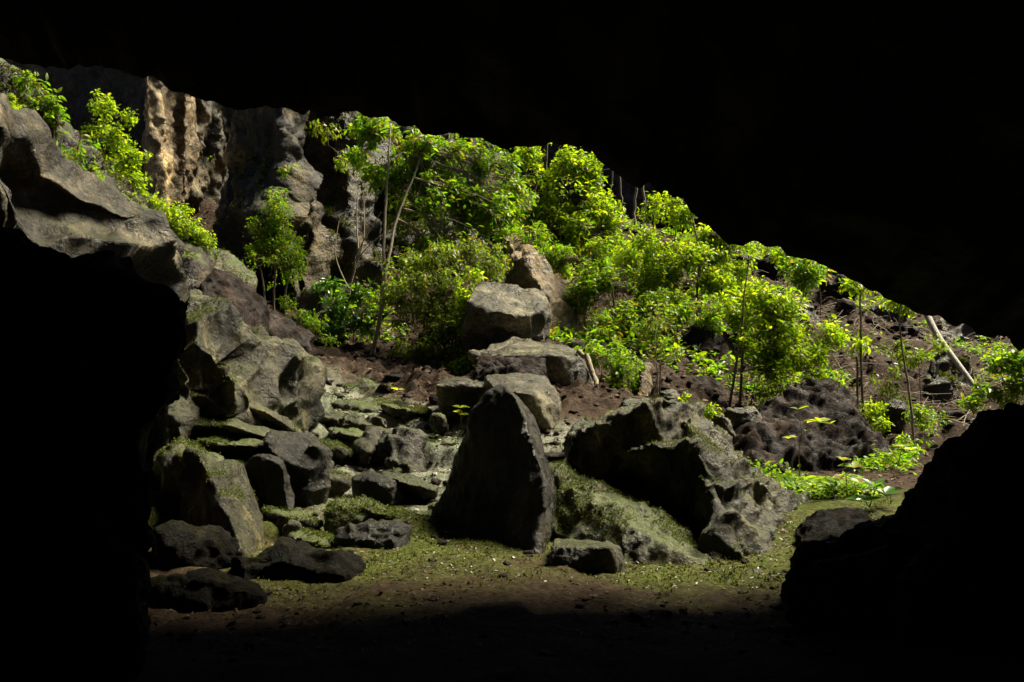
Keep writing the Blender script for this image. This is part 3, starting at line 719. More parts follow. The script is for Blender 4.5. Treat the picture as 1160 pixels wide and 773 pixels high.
lz = lz + (0.09 * fbm(q * 1.4, 5, 61, 0.62) + 0.07 * np.maximum(0, fbm(q * 5, 3, 64))) * (us > -900) * (us < 1500)
ld2 = ld + 0.25 * fbm(q * 0.8, 4, 62)
t_ = smooth01(us, -1150, -500) * (1 - smooth01(us, 1150, 1620))
rows = []
prof = [(-9.0, 'f', 0), (-9.0, 'r', 0.3), (-7.5, 'r', 1.2), (-4, 'r', 1.8), (0, 'r', 1.9), (3, 'r', 1.8), (5, 'r', 1.6), (6.5, 'r', 1.3), (7.6, 'r', 1.0), (8.4, 'r', 0.75), (9.0, 'r', 0.5), (9.4, 'r', 0.3), (9.75, 'r', 0.12), (10, 'r', 0.0), (10.15, 'r', 0.2), (10.25, 'r', 0.6), (10.2, 'r', 1.5), (9.5, 'r', 4.0), (8, 'r', 8), (-9, 'r', 9), (-11, 'r', 6), (-11, 'f', 0)]
for yy, kd, dz in prof:
    f_ = np.clip((yy + 9) / 19.0, 0, 1.05)
    y_ = -9 + (ld2 + 9) * f_ if yy >= -9 else np.full_like(us, yy)
    x_ = lx * (0.75 + 0.25 * f_)
    if kd == 'f':
        z_ = np.full_like(us, -1.0)
    else:
        z_ = lz + dz * t_
        amp = min(1, abs(dz) * 1.2)
        z_ = z_ + amp * t_ * 0.3 * fbm(np.stack([x_, y_, z_], 1) * 0.7, 4, 63)
    rows.append(np.stack([x_, y_, z_], 1))
rv = np.concatenate(rows)
nu, npf = len(us), len(prof)
ii, jj = np.meshgrid(np.arange(nu - 1), np.arange(npf - 1))
b0 = (jj * nu + ii).ravel()
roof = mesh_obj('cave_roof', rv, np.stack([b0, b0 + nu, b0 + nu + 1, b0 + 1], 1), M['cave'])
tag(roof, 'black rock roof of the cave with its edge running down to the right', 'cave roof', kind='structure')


# ------------------------------------------------------------------ vegetation
class Tubes:
    def __init__(self):
        self.v, self.f, self.n = [], [], 0

    def add(self, pts, r0, r1, sides=6, wob=0.0):
        pts = np.asarray(pts, float)
        k = len(pts)
        if wob:
            pts = pts + RNG.normal(0, wob, pts.shape) * np.sin(np.linspace(0, math.pi, k))[:, None]
        tan = np.gradient(pts, axis=0)
        tan /= np.linalg.norm(tan, axis=1)[:, None] + 1e-9
        ref = np.array([0.37, 0.9, 0.1])
        s = np.cross(tan, ref)
        s /= np.linalg.norm(s, axis=1)[:, None] + 1e-9
        t = np.cross(tan, s)
        rr = np.linspace(r0, r1, k)
        for i in range(k):
            for a in range(sides):
                an = 2 * math.pi * a / sides
                self.v.append(pts[i] + rr[i] * (math.cos(an) * s[i] + math.sin(an) * t[i]))
        for i in range(k - 1):
            for a in range(sides):
                b = (a + 1) % sides
                o_ = self.n
                self.f.append((o_ + i * sides + a, o_ + i * sides + b, o_ + (i + 1) * sides + b, o_ + (i + 1) * sides + a))
        self.n += k * sides

    def build(self, name, mat, parent=None, loc=None, **kw):
        return mesh_obj(name, np.array(self.v), np.array(self.f), mat, parent, loc)


def bez(a, b, k=8, sag=0.0, side=0.0):
    """a bent line from a to b"""
    a, b = np.asarray(a, float), np.asarray(b, float)
    L = np.linalg.norm(b - a)
    mid = (a + b) / 2 + np.array([side * L, side * 0.4 * L, sag * L])
    t = np.linspace(0, 1, k)[:, None]
    return (1 - t) ** 2 * a + 2 * t * (1 - t) * mid + t * t * b


def smooth_path(pts, k=6):
    pts = np.asarray(pts, float)
    out = []
    n = len(pts)
    for i in range(n - 1):
        p0, p1, p2, p3 = pts[max(i - 1, 0)], pts[i], pts[i + 1], pts[min(i + 2, n - 1)]
        for t in np.linspace(0, 1, k, endpoint=False):
            out.append(0.5 * ((2 * p1) + (-p0 + p2) * t + (2 * p0 - 5 * p1 + 4 * p2 - p3) * t * t + (-p0 + 3 * p1 - 3 * p2 + p3) * t ** 3))
    out.append(pts[-1])
    return np.array(out)


def leaves(pos, dirs, size, width=0.42, nrm=None):
    """leaf blades: pos (n,3) stalk ends, dirs (n,3) unit directions, size (n,)"""
    n = len(pos)
    if nrm is None:
        nrm = np.array([0, 0, 1.0]) + RNG.normal(0, 0.55, (n, 3))
    s = np.cross(dirs, nrm)
    s /= np.linalg.norm(s, axis=1)[:, None] + 1e-9
    u = np.cross(s, dirs)
    L = size[:, None]
    W = L * width * RNG.uniform(0.8, 1.2, (n, 1))
    fold = RNG.uniform(0.05, 0.3, (n, 1))
    drp = RNG.uniform(0.05, 0.35, (n, 1))
    V = np.zeros((n, 8, 3))
    V[:, 0] = pos
    for r, (t, w) in enumerate(((0.33, 0.5), (0.68, 0.42))):
        c_ = pos + dirs * L * t - u * L * drp * t * t
        V[:, 1 + 3 * r] = c_ - s * W * w + u * W * fold
        V[:, 2 + 3 * r] = c_
        V[:, 3 + 3 * r] = c_ + s * W * w + u * W * fold
    V[:, 7] = pos + dirs * L - u * L * drp
    base = (np.arange(n) * 8)[:, None]
    tri = np.array([(0, 2, 1, 1), (0, 3, 2, 2), (1, 2, 5, 4), (2, 3, 6, 5), (4, 5, 7, 7), (5, 6, 7, 7)])
    tris = np.array([(0, 2, 1), (0, 3, 2), (1, 2, 5), (1, 5, 4), (2, 3, 6), (2, 6, 5), (4, 5, 7), (5, 6, 7)])
    Fc = (base[:, :, None] + tris[None]).reshape(-1, 3)
    return V.reshape(-1, 3), Fc


def whorls(centres, outs, k, size, spread=0.9, droop=0.35, jitter=0.35):
    """k leaves round the end of each twig"""
    n = len(centres)
    a0 = RNG.uniform(0, 6.28, (n, 1))
    az = a0 + np.linspace(0, 6.28, k, endpoint=False)[None] + RNG.normal(0, 0.35, (n, k))
    ref = np.array([0.2, 0.1, 1.0]) + RNG.normal(0, 0.2, (n, 3))
    s = np.cross(outs, ref)
    s /= np.linalg.norm(s, axis=1)[:, None] + 1e-9
    t = np.cross(s, outs)
    d = spread * (np.cos(az)[..., None] * s[:, None] + np.sin(az)[..., None] * t[:, None]) + 0.45 * outs[:, None]
    d[..., 2] -= droop
    d += RNG.normal(0, jitter, d.shape)
    d /= np.linalg.norm(d, axis=2)[..., None]
    pos = centres[:, None] + d * size * 0.18 + RNG.normal(0, size * 0.35, d.shape)
    sz = size * RNG.uniform(0.4, 1.35, n * k)
    return pos.reshape(-1, 3), d.reshape(-1, 3), sz


DENSE = 2.35


def crown_points(clumps, seed, gap):
    """twig ends spread unevenly through each clump: (px, py, d, rx, ry, n)"""
    C, O, K = [], [], []
    for ci, (px, py, d, rx, ry, n) in enumerate(clumps):
        n = int(n * DENSE + 0.5)
        c0 = P(px, py, d)
        R = np.array([rx / F * d, rx / F * d * 0.8, ry / F * d])
        got = 0
        tries = 0
        while got < n and tries < 12:
            tries += 1
            u = RNG.normal(0, 1, (n * 2, 3))
            u /= np.linalg.norm(u, axis=1)[:, None]
            r = RNG.uniform(0, 1, (n * 2, 1)) ** 0.45
            r = r * (1.08 + 0.55 * fbm(c0 + u * 1.3, 2, seed + 8)[:, None])
            p = c0 + u * r * R
            keep = fbm(p * 1.7, 3, seed + 5) > gap + RNG.uniform(-0.22, 0.22, len(p))
            p, u = p[keep][:n - got], u[keep][:n - got]
            C.append(p)
            o_ = u * 0.8 + np.array([0, 0, 0.35])
            O.append(o_ / np.linalg.norm(o_, axis=1)[:, None])
            K += [ci] * len(p)
            got += len(p)
    return np.concatenate(C), np.concatenate(O), np.array(K)


def plant(name, label, cat, stems, clumps, leaf=0.16, k=7, mat='leaf_mid', bark='bark_mid', r=(0.05, 0.012), width=0.42, droop=0.35, seed=1, group=None, gap=0.1, base=None, twigs=0.6, part=('trunk', 'crown'), limb=True, to_ground=True):
    """stems: list of pixel/depth polylines from the foot up; first point is the foot"""
    global RNG
    RNG = np.random.default_rng(seed)
    leaf *= 0.72
    S = [smooth_path([P(*p) for p in st]) for st in stems]
    if to_ground:
        for s_ in S:
            g = ground_z(s_[0][0], s_[0][1])
            if s_[0][2] > g - 0.05:
                s_[0] = np.array([s_[0][0], s_[0][1], max(g - 0.1, s_[0][2] - 1.2)])
    foot = S[0][0]
    root = thing(name, foot, label, cat, group)
    tbs = []
    for s_ in S:
        tb = Tubes()
        s_[1:-1] += 0.35 * r[0] * np.cumsum(RNG.normal(0, 0.5, (len(s_) - 2, 3)), axis=0)
        tb.add(s_, r[0], r[1], 7)
        tbs.append(tb)
    allp = np.concatenate(S)
    own = np.concatenate([np.full(len(s_), i) for i, s_ in enumerate(S)])
    C, O, K = crown_points(clumps, seed, gap)
    hubs = []
    for (px, py, d, rx, ry, n) in clumps:
        c0 = P(px, py, d)
        j = np.argmin(np.linalg.norm(allp - (c0 - np.array([0, 0, 0.35 * ry / F * d])), axis=1))
        if limb:
            L = np.linalg.norm(c0 - allp[j])
            line = bez(allp[j], c0, 7, 0.12, RNG.uniform(-0.12, 0.12))
            tbs[own[j]].add(line, min(r[0] * 0.45, 0.02 + L * 0.006), r[1] * 0.6, 5, 0.02 * L)
            hubs.append((line, own[j]))
        else:
            hubs.append((allp, 0))
    sel = RNG.random(len(C)) < twigs
    for p, ci in zip(C[sel], K[sel]):
        h, oi = hubs[ci]
        a = h[RNG.integers(len(h) // 3, len(h))]
        if np.linalg.norm(p - a) < 3.5:
            tbs[oi].add(bez(a, p, 4, RNG.uniform(-0.1, 0.2), RNG.uniform(-0.15, 0.15)), r[1] * 0.45, r[1] * 0.2, 3)
    for tb in tbs:
        tb.build(part[0], M[bark], root, foot)
    ps, ds, sz = whorls(C, O, k, leaf, droop=droop)
    V, Fc = leaves(ps, ds, sz, width)
    mesh_obj(part[1], V, Fc, M[mat], root, foot, smooth=False)
    return root


GT = 'trees growing on the slope outside the cave'
# left bank
plant('shrub', 'glossy-leaved plants climbing the earthy bank at the far left under the roof edge', 'shrub', [[(20, 130, 14.2), (30, 100, 14.1)], [(60, 160, 14.3), (62, 120, 14.3)], [(85, 190, 14.4), (92, 150, 14.4)]],
      [(34, 88, 14.0, 16, 16, 12), (52, 115, 14.1, 18, 22, 18), (70, 140, 14.2, 16, 26, 20), (88, 178, 14.3, 18, 24, 20), (100, 212, 14.4, 16, 14, 12)], leaf=0.15, k=5, mat='leaf_mid', seed=201, part=('stem', 'foliage'), r=(0.02, 0.008), to_ground=False, droop=0.6)
plant('moss_cushion', 'bright yellow-green moss cushion on the rim of the left outcrop', 'moss', [[(10, 150, 13.1), (12, 140, 13.1)]],
      [(2, 112, 12.9, 10, 14, 70), (18, 132, 12.9, 14, 12, 90), (38, 152, 12.9, 12, 10, 70), (92, 200, 13.0, 18, 12, 60), (80, 180, 13, 14, 10, 40)], leaf=0.045, k=8, mat='leaf_bright', seed=202, part=('stem', 'foliage'), r=(0.01, 0.004), twigs=0, to_ground=False)
plant('tree', 'small bright bushy tree standing against the black recess on the left', 'tree', [[(120, 245, 15.2), (124, 200, 15.2), (118, 150, 15.3), (122, 112, 15.3)], [(124, 220, 15.2), (145, 180, 15.2)]],
      [(118, 122, 15.2, 13, 17, 30), (146, 133, 15.2, 10, 8, 10), (124, 158, 15.2, 24, 20, 55), (150, 178, 15.2, 16, 14, 28), (122, 196, 15.1, 30, 22, 85), (130, 225, 15, 36, 18, 90), (152, 205, 15.1, 14, 12, 25)], leaf=0.1, k=6, mat='leaf_bright', bark='bark_dark', r=(0.03, 0.008), gap=-0.35, seed=203, group=GT, to_ground=False)
plant('shrub', 'low bright shrub sprawling over the mossy rim behind the left outcrop', 'shrub', [[(195, 265, 15.4), (198, 245, 15.4)], [(225, 290, 15.8), (222, 265, 15.7)]],
      [(180, 228, 15.3, 12, 8, 18), (192, 244, 15.2, 18, 12, 50), (212, 258, 15.3, 20, 14, 55), (228, 274, 15.5, 13, 12, 35), (210, 240, 15.4, 8, 6, 10)], leaf=0.085, k=6, mat='leaf_bright', seed=204, r=(0.015, 0.006), part=('stem', 'foliage'), to_ground=False)
plant('shrub', 'fine-leaved round shrub in front of the dark cliff, left of the leaning trunks', 'shrub', [[(310, 335, 22.4), (312, 290, 22.4), (310, 240, 22.4)], [(300, 335, 22.4), (292, 280, 22.4)], [(322, 335, 22.4), (335, 285, 22.4)]],
      [(308, 235, 22.4, 24, 20, 70), (298, 265, 22.2, 28, 26, 110), (325, 262, 22.4, 24, 26, 90), (310, 295, 22, 36, 22.4, 140), (290, 300, 22.2, 16, 20, 50), (332, 300, 22.2, 14, 16, 40)], leaf=0.11, k=6, mat='leaf_mid', seed=205, r=(0.03, 0.008), part=('stem', 'foliage'))
# vine curtain and its trunks
plant('tree', 'leafy tree with a thin dark trunk and a pale leaning trunk, left of centre', 'tree',
      [[(418, 412, 21), (428, 370, 21.1), (433, 310, 21.3), (434, 260, 21.6), (438, 200, 22), (442, 140, 22.4)], [(421, 410, 21), (432, 350, 21.1), (436, 310, 21.2), (448, 255, 21.6), (462, 215, 22), (480, 170, 22.4)]],
      [(430, 150, 22.5, 32, 20, 70), (470, 170, 22.5, 34, 26, 100), (505, 180, 23, 34, 26, 110), (545, 195, 23.5, 34, 30, 120), (500, 220, 22.8, 40, 28, 120), (545, 240, 23, 36, 32, 120), (470, 240, 22.4, 26, 26, 55), (425, 190, 22.4, 18, 24, 30), (520, 265, 22.6, 30, 20, 60), (575, 225, 23.5, 22, 32, 60), (455, 215, 22.6, 24, 24, 50), (480, 268, 22.4, 26, 20, 50), (412, 170, 23, 14, 20, 18), (530, 230, 23, 30, 30, 80)],
      leaf=0.21, k=6, mat='leaf_mid', bark='bark_pale', r=(0.055, 0.02), seed=206, group=GT)
plant('shrub', 'drooping curtain of olive leaves hanging down beside the central boulder stack', 'shrub',
      [[(500, 420, 20.6), (505, 370, 20.6), (500, 310, 21), (495, 270, 21.4)], [(520, 420, 20.4), (522, 360, 20.5), (515, 300, 21)]],
      [(490, 290, 21.2, 34, 22, 90), (480, 330, 20.8, 34, 24, 100), (510, 330, 20.6, 26, 28, 100), (500, 370, 20.4, 36, 26, 120), (478, 392, 20.2, 26, 18, 60), (520, 395, 20.1, 18, 24, 70), (515, 415, 20, 18, 9, 35), (455, 300, 21.2, 18, 18, 30), (540, 285, 21.4, 26, 24, 80), (560, 300, 21.4, 16, 16, 30), (450, 345, 20.8, 22, 26, 50), (535, 360, 20, 14, 30, 50), (470, 400, 20.2, 24, 16, 40)],
      leaf=0.145, k=6, mat='leaf_olive', bark='bark_mid', gap=-0.15, seed=207, r=(0.03, 0.01), part=('stem', 'foliage'), droop=0.8)
plant('shrub', 'bright new leaves edging the right side of the olive leaf curtain', 'shrub', [[(530, 425, 19.9), (528, 400, 19.9), (530, 350, 20)]],
      [(528, 335, 20.1, 9, 22, 22), (530, 375, 20, 9, 20, 20), (522, 415, 19.7, 18, 10, 35), (530, 310, 20.2, 14, 10, 14)], leaf=0.17, k=6, mat='leaf_bright', seed=208, r=(0.018, 0.007), part=('stem', 'foliage'))
# bare sapling
RNG = np.random.default_rng(50)
rt = thing('sapling', P(395, 350, 24), 'bare pale branching sapling left of the leaning trunks', 'sapling')
tb = Tubes()
for st in ([(393, 355, 24), (398, 320, 24), (406, 285, 24), (425, 250, 24)], [(400, 300, 24), (412, 270, 24), (411, 200, 24.3)], [(403, 290, 24), (418, 262, 24), (432, 240, 24)], [(398, 320, 24), (408, 290, 24), (430, 268, 24)], [(406, 285, 24), (404, 240, 24.2), (410, 180, 24.4)], [(396, 330, 24), (380, 290, 24), (384, 250, 24.2)]):
    tb.add(smooth_path([P(*p) for p in st]), 0.025, 0.008, 5)
tb.build('branches', M['bark_pale'], rt, P(395, 350, 24))

plant('shrub', 'low broad-leaved plants at the foot of the dark cliff', 'shrub', [[(385, 375, 23), (388, 350, 23)], [(400, 380, 22.5), (402, 358, 22.5)], [(365, 350, 23.5), (366, 325, 23.5)]],
      [(372, 330, 23.4, 12, 10, 18), (392, 350, 22.8, 20, 16, 40), (404, 372, 22.2, 16, 12, 25), (382, 376, 22.2, 14, 8, 18), (410, 335, 23, 10, 12, 14)], leaf=0.22, k=5, mat='leaf_gloss', seed=209, r=(0.015, 0.006), part=('stem', 'foliage'))
plant('shrub', 'small bright sprigs on the slope right of the low brown rock', 'shrub', [[(340, 375, 21), (341, 360, 21)], [(350, 385, 20.6), (352, 368, 20.6)]],
      [(325, 345, 21.6, 9, 7, 12), (342, 360, 20.9, 14, 8, 25), (358, 366, 20.6, 12, 8, 18), (372, 385, 20.5, 10, 6, 10)], leaf=0.12, k=6, mat='leaf_mid', seed=210, r=(0.01, 0.005), part=('stem', 'foliage'))
# centre trees
plant('tree', 'tall bright tree with drooping leaf clusters above the central boulder stack', 'tree',
      [[(617, 290, 27), (616, 240, 27), (618, 190, 27.2), (622, 120, 27.5)], [(640, 320, 26.5), (645, 250, 26.6), (655, 180, 27)]],
      [(598, 170, 27, 26, 16, 40), (640, 185, 27, 30, 20, 90), (672, 195, 27, 26, 22, 90), (655, 225, 26.8, 36, 26, 140), (680, 235, 26.6, 17, 24, 60), (612, 225, 27, 22, 30, 70), (595, 240, 26.8, 20, 24, 60), (625, 262, 26.4, 34, 24, 110), (670, 265, 26.2, 36, 24, 130), (700, 262, 26.4, 18, 18, 45), (600, 275, 26.2, 22, 16, 50)],
      leaf=0.2, k=6, mat='leaf_bright', bark='bark_dark', r=(0.06, 0.02), seed=211, group=GT, droop=0.55)
plant('tree', 'bushy mid-green tree behind the fluted cliff block', 'tree', [[(665, 385, 22.6), (660, 340, 22.8), (668, 300, 23.2)], [(700, 390, 22.6), (695, 340, 22.8), (690, 300, 23)]],
      [(640, 295, 23.8, 26, 18, 60), (675, 300, 23.6, 34, 24, 130), (700, 325, 23.2, 32, 26, 120), (672, 340, 23, 28, 24, 100), (705, 360, 22.4, 34, 22, 110), (738, 345, 22.8, 24, 24, 60), (690, 390, 21.8, 28, 18, 80), (730, 380, 22, 22, 16, 45)],
      leaf=0.16, k=6, mat='leaf_mid', bark='bark_mid', r=(0.045, 0.014), seed=212, group=GT)
plant('shrub', 'bright low bush at the right foot of the large dark boulder', 'shrub', [[(680, 435, 18.4), (682, 415, 18.4)], [(705, 440, 18.4), (706, 418, 18.4)]],
      [(682, 405, 18.6, 22, 14, 50), (705, 415, 18.4, 22, 16, 55), (688, 428, 18.2, 14, 12, 25), (708, 438, 18.1, 12, 8, 18), (670, 395, 18.8, 10, 8, 14)], leaf=0.13, k=6, mat='leaf_mid', seed=213, r=(0.015, 0.006), part=('stem', 'foliage'))
plant('tree', 'brightest yellow-green tree crown under the roof edge right of centre', 'tree',
      [[(790, 390, 23), (788, 340, 23.2), (790, 290, 23.6), (780, 230, 24)], [(755, 380, 23.2), (758, 320, 23.4), (765, 260, 23.8)], [(810, 380, 23), (818, 320, 23.4), (815, 270, 23.8)]],
      [(760, 232, 24.5, 18, 18, 24), (775, 252, 24, 24, 16, 70), (800, 265, 24, 30, 20, 110), (745, 275, 23.8, 26, 16, 70), (780, 290, 23.6, 44, 22, 180), (822, 288, 23.6, 26, 20, 100), (750, 312, 23.2, 32, 20, 110), (800, 318, 23.2, 36, 22, 140), (838, 312, 23.4, 20, 18, 55), (735, 300, 23.6, 20, 22, 55), (770, 345, 22.8, 30, 18, 70), (850, 335, 23, 22, 16, 45)],
      leaf=0.15, k=7, mat='leaf_bright', bark='bark_mid', r=(0.045, 0.014), seed=214, group=GT)
plant('tree', 'thin-trunked tree with bright leaf sprays left of the straight sapling', 'tree',
      [[(826, 462, 18.6), (832, 420, 18.7), (840, 380, 18.8), (842, 340, 18.9), (848, 290, 19)], [(838, 400, 18.8), (870, 370, 18.9), (900, 350, 19)]],
      [(870, 335, 19.4, 28, 16, 55), (898, 352, 19.2, 28, 14, 60), (880, 372, 19, 36, 18, 90), (920, 378, 19.2, 30, 16, 70), (862, 396, 18.8, 26, 16, 55), (905, 402, 18.8, 36, 16, 80), (940, 398, 19, 20, 14, 35), (880, 424, 18.6, 24, 14, 45), (868, 350, 19.2, 22, 12, 30), (922, 428, 18.7, 16, 10, 20)],
      leaf=0.17, k=6, mat='leaf_bright', bark='bark_mid', r=(0.032, 0.012), seed=215, group=GT)
plant('shrub', 'twiggy undergrowth in shade below the bright leaf sprays', 'shrub', [[(850, 460, 18.4), (856, 430, 18.4)], [(880, 455, 18.2), (874, 425, 18.4)], [(862, 462, 18.2), (870, 440, 18.2)]],
      [(855, 440, 18.2, 22, 16, 30), (885, 442, 18.2, 18, 14, 30), (870, 455, 18, 24, 8, 22)], leaf=0.11, k=5, mat='leaf_olive', seed=216, r=(0.016, 0.006), part=('stem', 'foliage'))
plant('shrub', 'leafy plant right under the roof edge on the upper right slope', 'shrub', [[(910, 335, 27), (912, 310, 27)], [(930, 340, 27), (928, 320, 27)]],
      [(905, 305, 27, 22, 12, 30), (922, 318, 26.8, 22, 14, 40), (885, 290, 27.6, 14, 8, 14), (936, 330, 26.5, 12, 10, 16)], leaf=0.26, k=5, mat='leaf_mid', seed=217, r=(0.02, 0.008), part=('stem', 'foliage'))
plant('shrub', 'dark leafy bush behind the central gap, between the two bright crowns', 'shrub', [[(745, 420, 20.5), (742, 385, 20.6), (748, 345, 21)]],
      [(735, 365, 21.2, 26, 20, 45), (760, 370, 21.4, 18, 16, 24), (745, 395, 20.8, 14, 10, 14)], leaf=0.13, k=5, mat='leaf_olive', seed=218, r=(0.014, 0.006), part=('stem', 'foliage'))
plant('shrub', 'small bright bush behind the peak of the large ribbed rock', 'shrub', [[(795, 480, 15.6), (796, 462, 15.6)], [(808, 480, 15.6), (810, 466, 15.6)]],
      [(792, 455, 15.6, 13, 10, 30), (803, 466, 15.4, 18, 10, 50), (785, 475, 15.2, 9, 6, 14)], leaf=0.1, k=6, mat='leaf_bright', seed=219, r=(0.012, 0.005), part=('stem', 'foliage'))
plant('sapling', 'leafless forked sapling behind the peak of the large ribbed rock', 'sapling', [[(738, 455, 16), (744, 430, 16), (748, 400, 16.1)], [(746, 415, 16), (734, 400, 16.1)], [(746, 415, 16), (762, 402, 16.1)]],
      [(765, 400, 16.1, 8, 7, 6), (752, 390, 16.1, 10, 8, 5)], leaf=0.1, k=5, mat='leaf_mid', bark='bark_pale', gap=-2, seed=220, r=(0.014, 0.005))
plant('shrub', 'loose green shrub between the leafy leaning-trunk tree and the fluted cliff block', 'shrub', [[(575, 300, 25), (578, 270, 25)], [(600, 305, 24.8), (598, 275, 25)]],
      [(570, 262, 25, 22, 16, 40), (598, 268, 24.8, 24, 18, 55), (560, 290, 24.6, 12, 12, 18), (615, 292, 24.4, 18, 14, 35)], leaf=0.17, k=6, mat='leaf_mid', seed=240, r=(0.018, 0.007), part=('stem', 'foliage'))
plant('shrub', 'light green shrub filling the slope between the two brightest crowns', 'shrub', [[(722, 345, 24), (722, 310, 24.2)], [(705, 350, 24), (708, 305, 24.2)]],
      [(720, 300, 24.4, 22, 20, 60), (712, 280, 24.8, 16, 14, 35), (728, 330, 24, 20, 16, 50)], leaf=0.16, k=6, mat='leaf_bright', seed=241, r=(0.02, 0.008), part=('stem', 'foliage'))
plant('shrub', 'sunny shrub at the lower right flank of the brightest crown', 'shrub', [[(845, 385, 22), (846, 350, 22.2)], [(862, 380, 22), (864, 352, 22.2)]],
      [(850, 345, 22.4, 22, 14, 50), (838, 362, 22.1, 18, 12, 36), (868, 358, 22, 18, 12, 36), (818, 345, 22.4, 20, 14, 40)], leaf=0.16, k=6, mat='leaf_bright', seed=242, r=(0.018, 0.007), part=('stem', 'foliage'))
plant('shrub', 'spreading mid-green shrub under the brightest crown, above the shadowed overhang', 'shrub', [[(770, 385, 21.8), (772, 362, 22)], [(805, 375, 21.8), (804, 350, 22)]],
      [(765, 358, 22, 22, 14, 45), (795, 352, 22, 24, 14, 50), (815, 368, 21.8, 16, 10, 24), (745, 345, 22.4, 20, 14, 40)], leaf=0.15, k=6, mat='leaf_mid', seed=243, r=(0.018, 0.007), part=('stem', 'foliage'))
plant('shrub', 'small tuft of leaves clinging to the dark cliff above the fine-leaved shrub', 'shrub', [[(322, 215, 23.6), (326, 200, 23.4)]], [(326, 196, 23.4, 12, 9, 14), (318, 206, 23.4, 9, 7, 10)], leaf=0.15, k=5, mat='leaf_mid', seed=250, r=(0.012, 0.006), part=('stem', 'foliage'), to_ground=False, droop=0.7)
plant('shrub', 'leaf tufts hanging from the cliff top at the left end of the leafy crown', 'shrub', [[(372, 150, 26.4), (372, 165, 26.2)]], [(370, 150, 26.3, 16, 10, 16), (388, 178, 26.1, 10, 14, 14), (356, 138, 26.4, 10, 7, 8)], leaf=0.15, k=5, mat='leaf_olive', seed=251, r=(0.012, 0.006), part=('stem', 'foliage'), to_ground=False, droop=0.8)
plant('shrub', 'pale little plant at the foot of the olive streaked cliff', 'shrub', [[(243, 190, 27.5), (243, 176, 27.5)]], [(243, 174, 27.5, 8, 10, 9)], leaf=0.16, k=5, mat='leaf_mid', seed=252, r=(0.012, 0.006), part=('stem', 'foliage'), to_ground=False, droop=0.8)
# right saplings
plant('sapling', 'straight brown sapling with a small leaf tuft on top', 'sapling', [[(978, 470, 18.5), (976, 420, 18.5), (975, 370, 18.6), (974, 323, 18.8)], [(972, 470, 18.4), (971, 420, 18.5), (970, 405, 18.5)]],
      [(966, 322, 18.8, 13, 7, 12), (984, 326, 18.8, 9, 7, 6), (975, 388, 18.6, 9, 6, 4)], leaf=0.2, k=5, mat='leaf_bright', bark='bark_mid', gap=-2, seed=221, r=(0.03, 0.018))
plant('sapling', 'thin curved sapling with a flat leaf tuft, left of the dead trunk', 'sapling', [[(1036, 510, 17), (1034, 465, 17), (1028, 420, 17.1), (1022, 380, 17.2), (1021, 345, 17.3)]],
      [(1012, 340, 17.4, 14, 6, 16), (1030, 345, 17.4, 14, 6, 18)], leaf=0.17, k=6, mat='leaf_bright', bark='bark_pale', gap=-2, seed=222, r=(0.026, 0.016))
plant('shrub', 'creeper hanging over the rocks between the straight and the curved sapling', 'shrub', [[(1010, 480, 20), (1008, 430, 20), (1012, 390, 20.2)], [(1045, 480, 20), (1042, 420, 20)]],
      [(1000, 392, 20, 24, 12, 50), (1035, 396, 20, 28, 16, 70), (1050, 410, 20, 12, 12, 24), (1005, 425, 19.8, 14, 24, 20), (1015, 455, 19.6, 14, 14, 18)], leaf=0.13, k=6, mat='leaf_olive', seed=223, r=(0.02, 0.008), part=('stem', 'foliage'), droop=0.8)
plant('shrub', 'low bright bush behind the top of the brown mound', 'shrub', [[(985, 480, 18.6), (986, 455, 18.6)], [(995, 485, 18.6), (997, 460, 18.6)]],
      [(980, 440, 18.8, 16, 12, 35), (990, 460, 18.6, 14, 16, 45), (955, 438, 19, 14, 8, 20), (998, 480, 18.2, 10, 8, 14)], leaf=0.12, k=6, mat='leaf_bright', seed=224, r=(0.014, 0.006), part=('stem', 'foliage'))
plant('shrub', 'bright low bush at the foot of the curved sapling', 'shrub', [[(1045, 505, 17.4), (1046, 475, 17.6)]],
      [(1045, 470, 17.8, 18, 14, 35), (1038, 490, 17.2, 18, 9, 30), (1025, 512, 16.6, 12, 9, 16)], leaf=0.12, k=6, mat='leaf_mid', seed=225, r=(0.014, 0.006), part=('stem', 'foliage'))
plant('shrub', 'green bush at the right edge of the picture above the black boulder', 'shrub', [[(1135, 470, 17.4), (1136, 430, 17.4)], [(1160, 470, 17.4), (1162, 430, 17.4)]],
      [(1132, 415, 17.5, 18, 12, 26), (1155, 415, 17.4, 20, 16, 40), (1125, 440, 17.2, 16, 12, 24), (1150, 440, 17.2, 26, 12, 40), (1100, 460, 17, 14, 7, 14), (1175, 420, 17.4, 16, 20, 25)], leaf=0.18, k=5, mat='leaf_mid', seed=226, r=(0.02, 0.008), part=('stem', 'foliage'))
# seedlings and ferns behind the ribbed rock
RNG = np.random.default_rng(77)


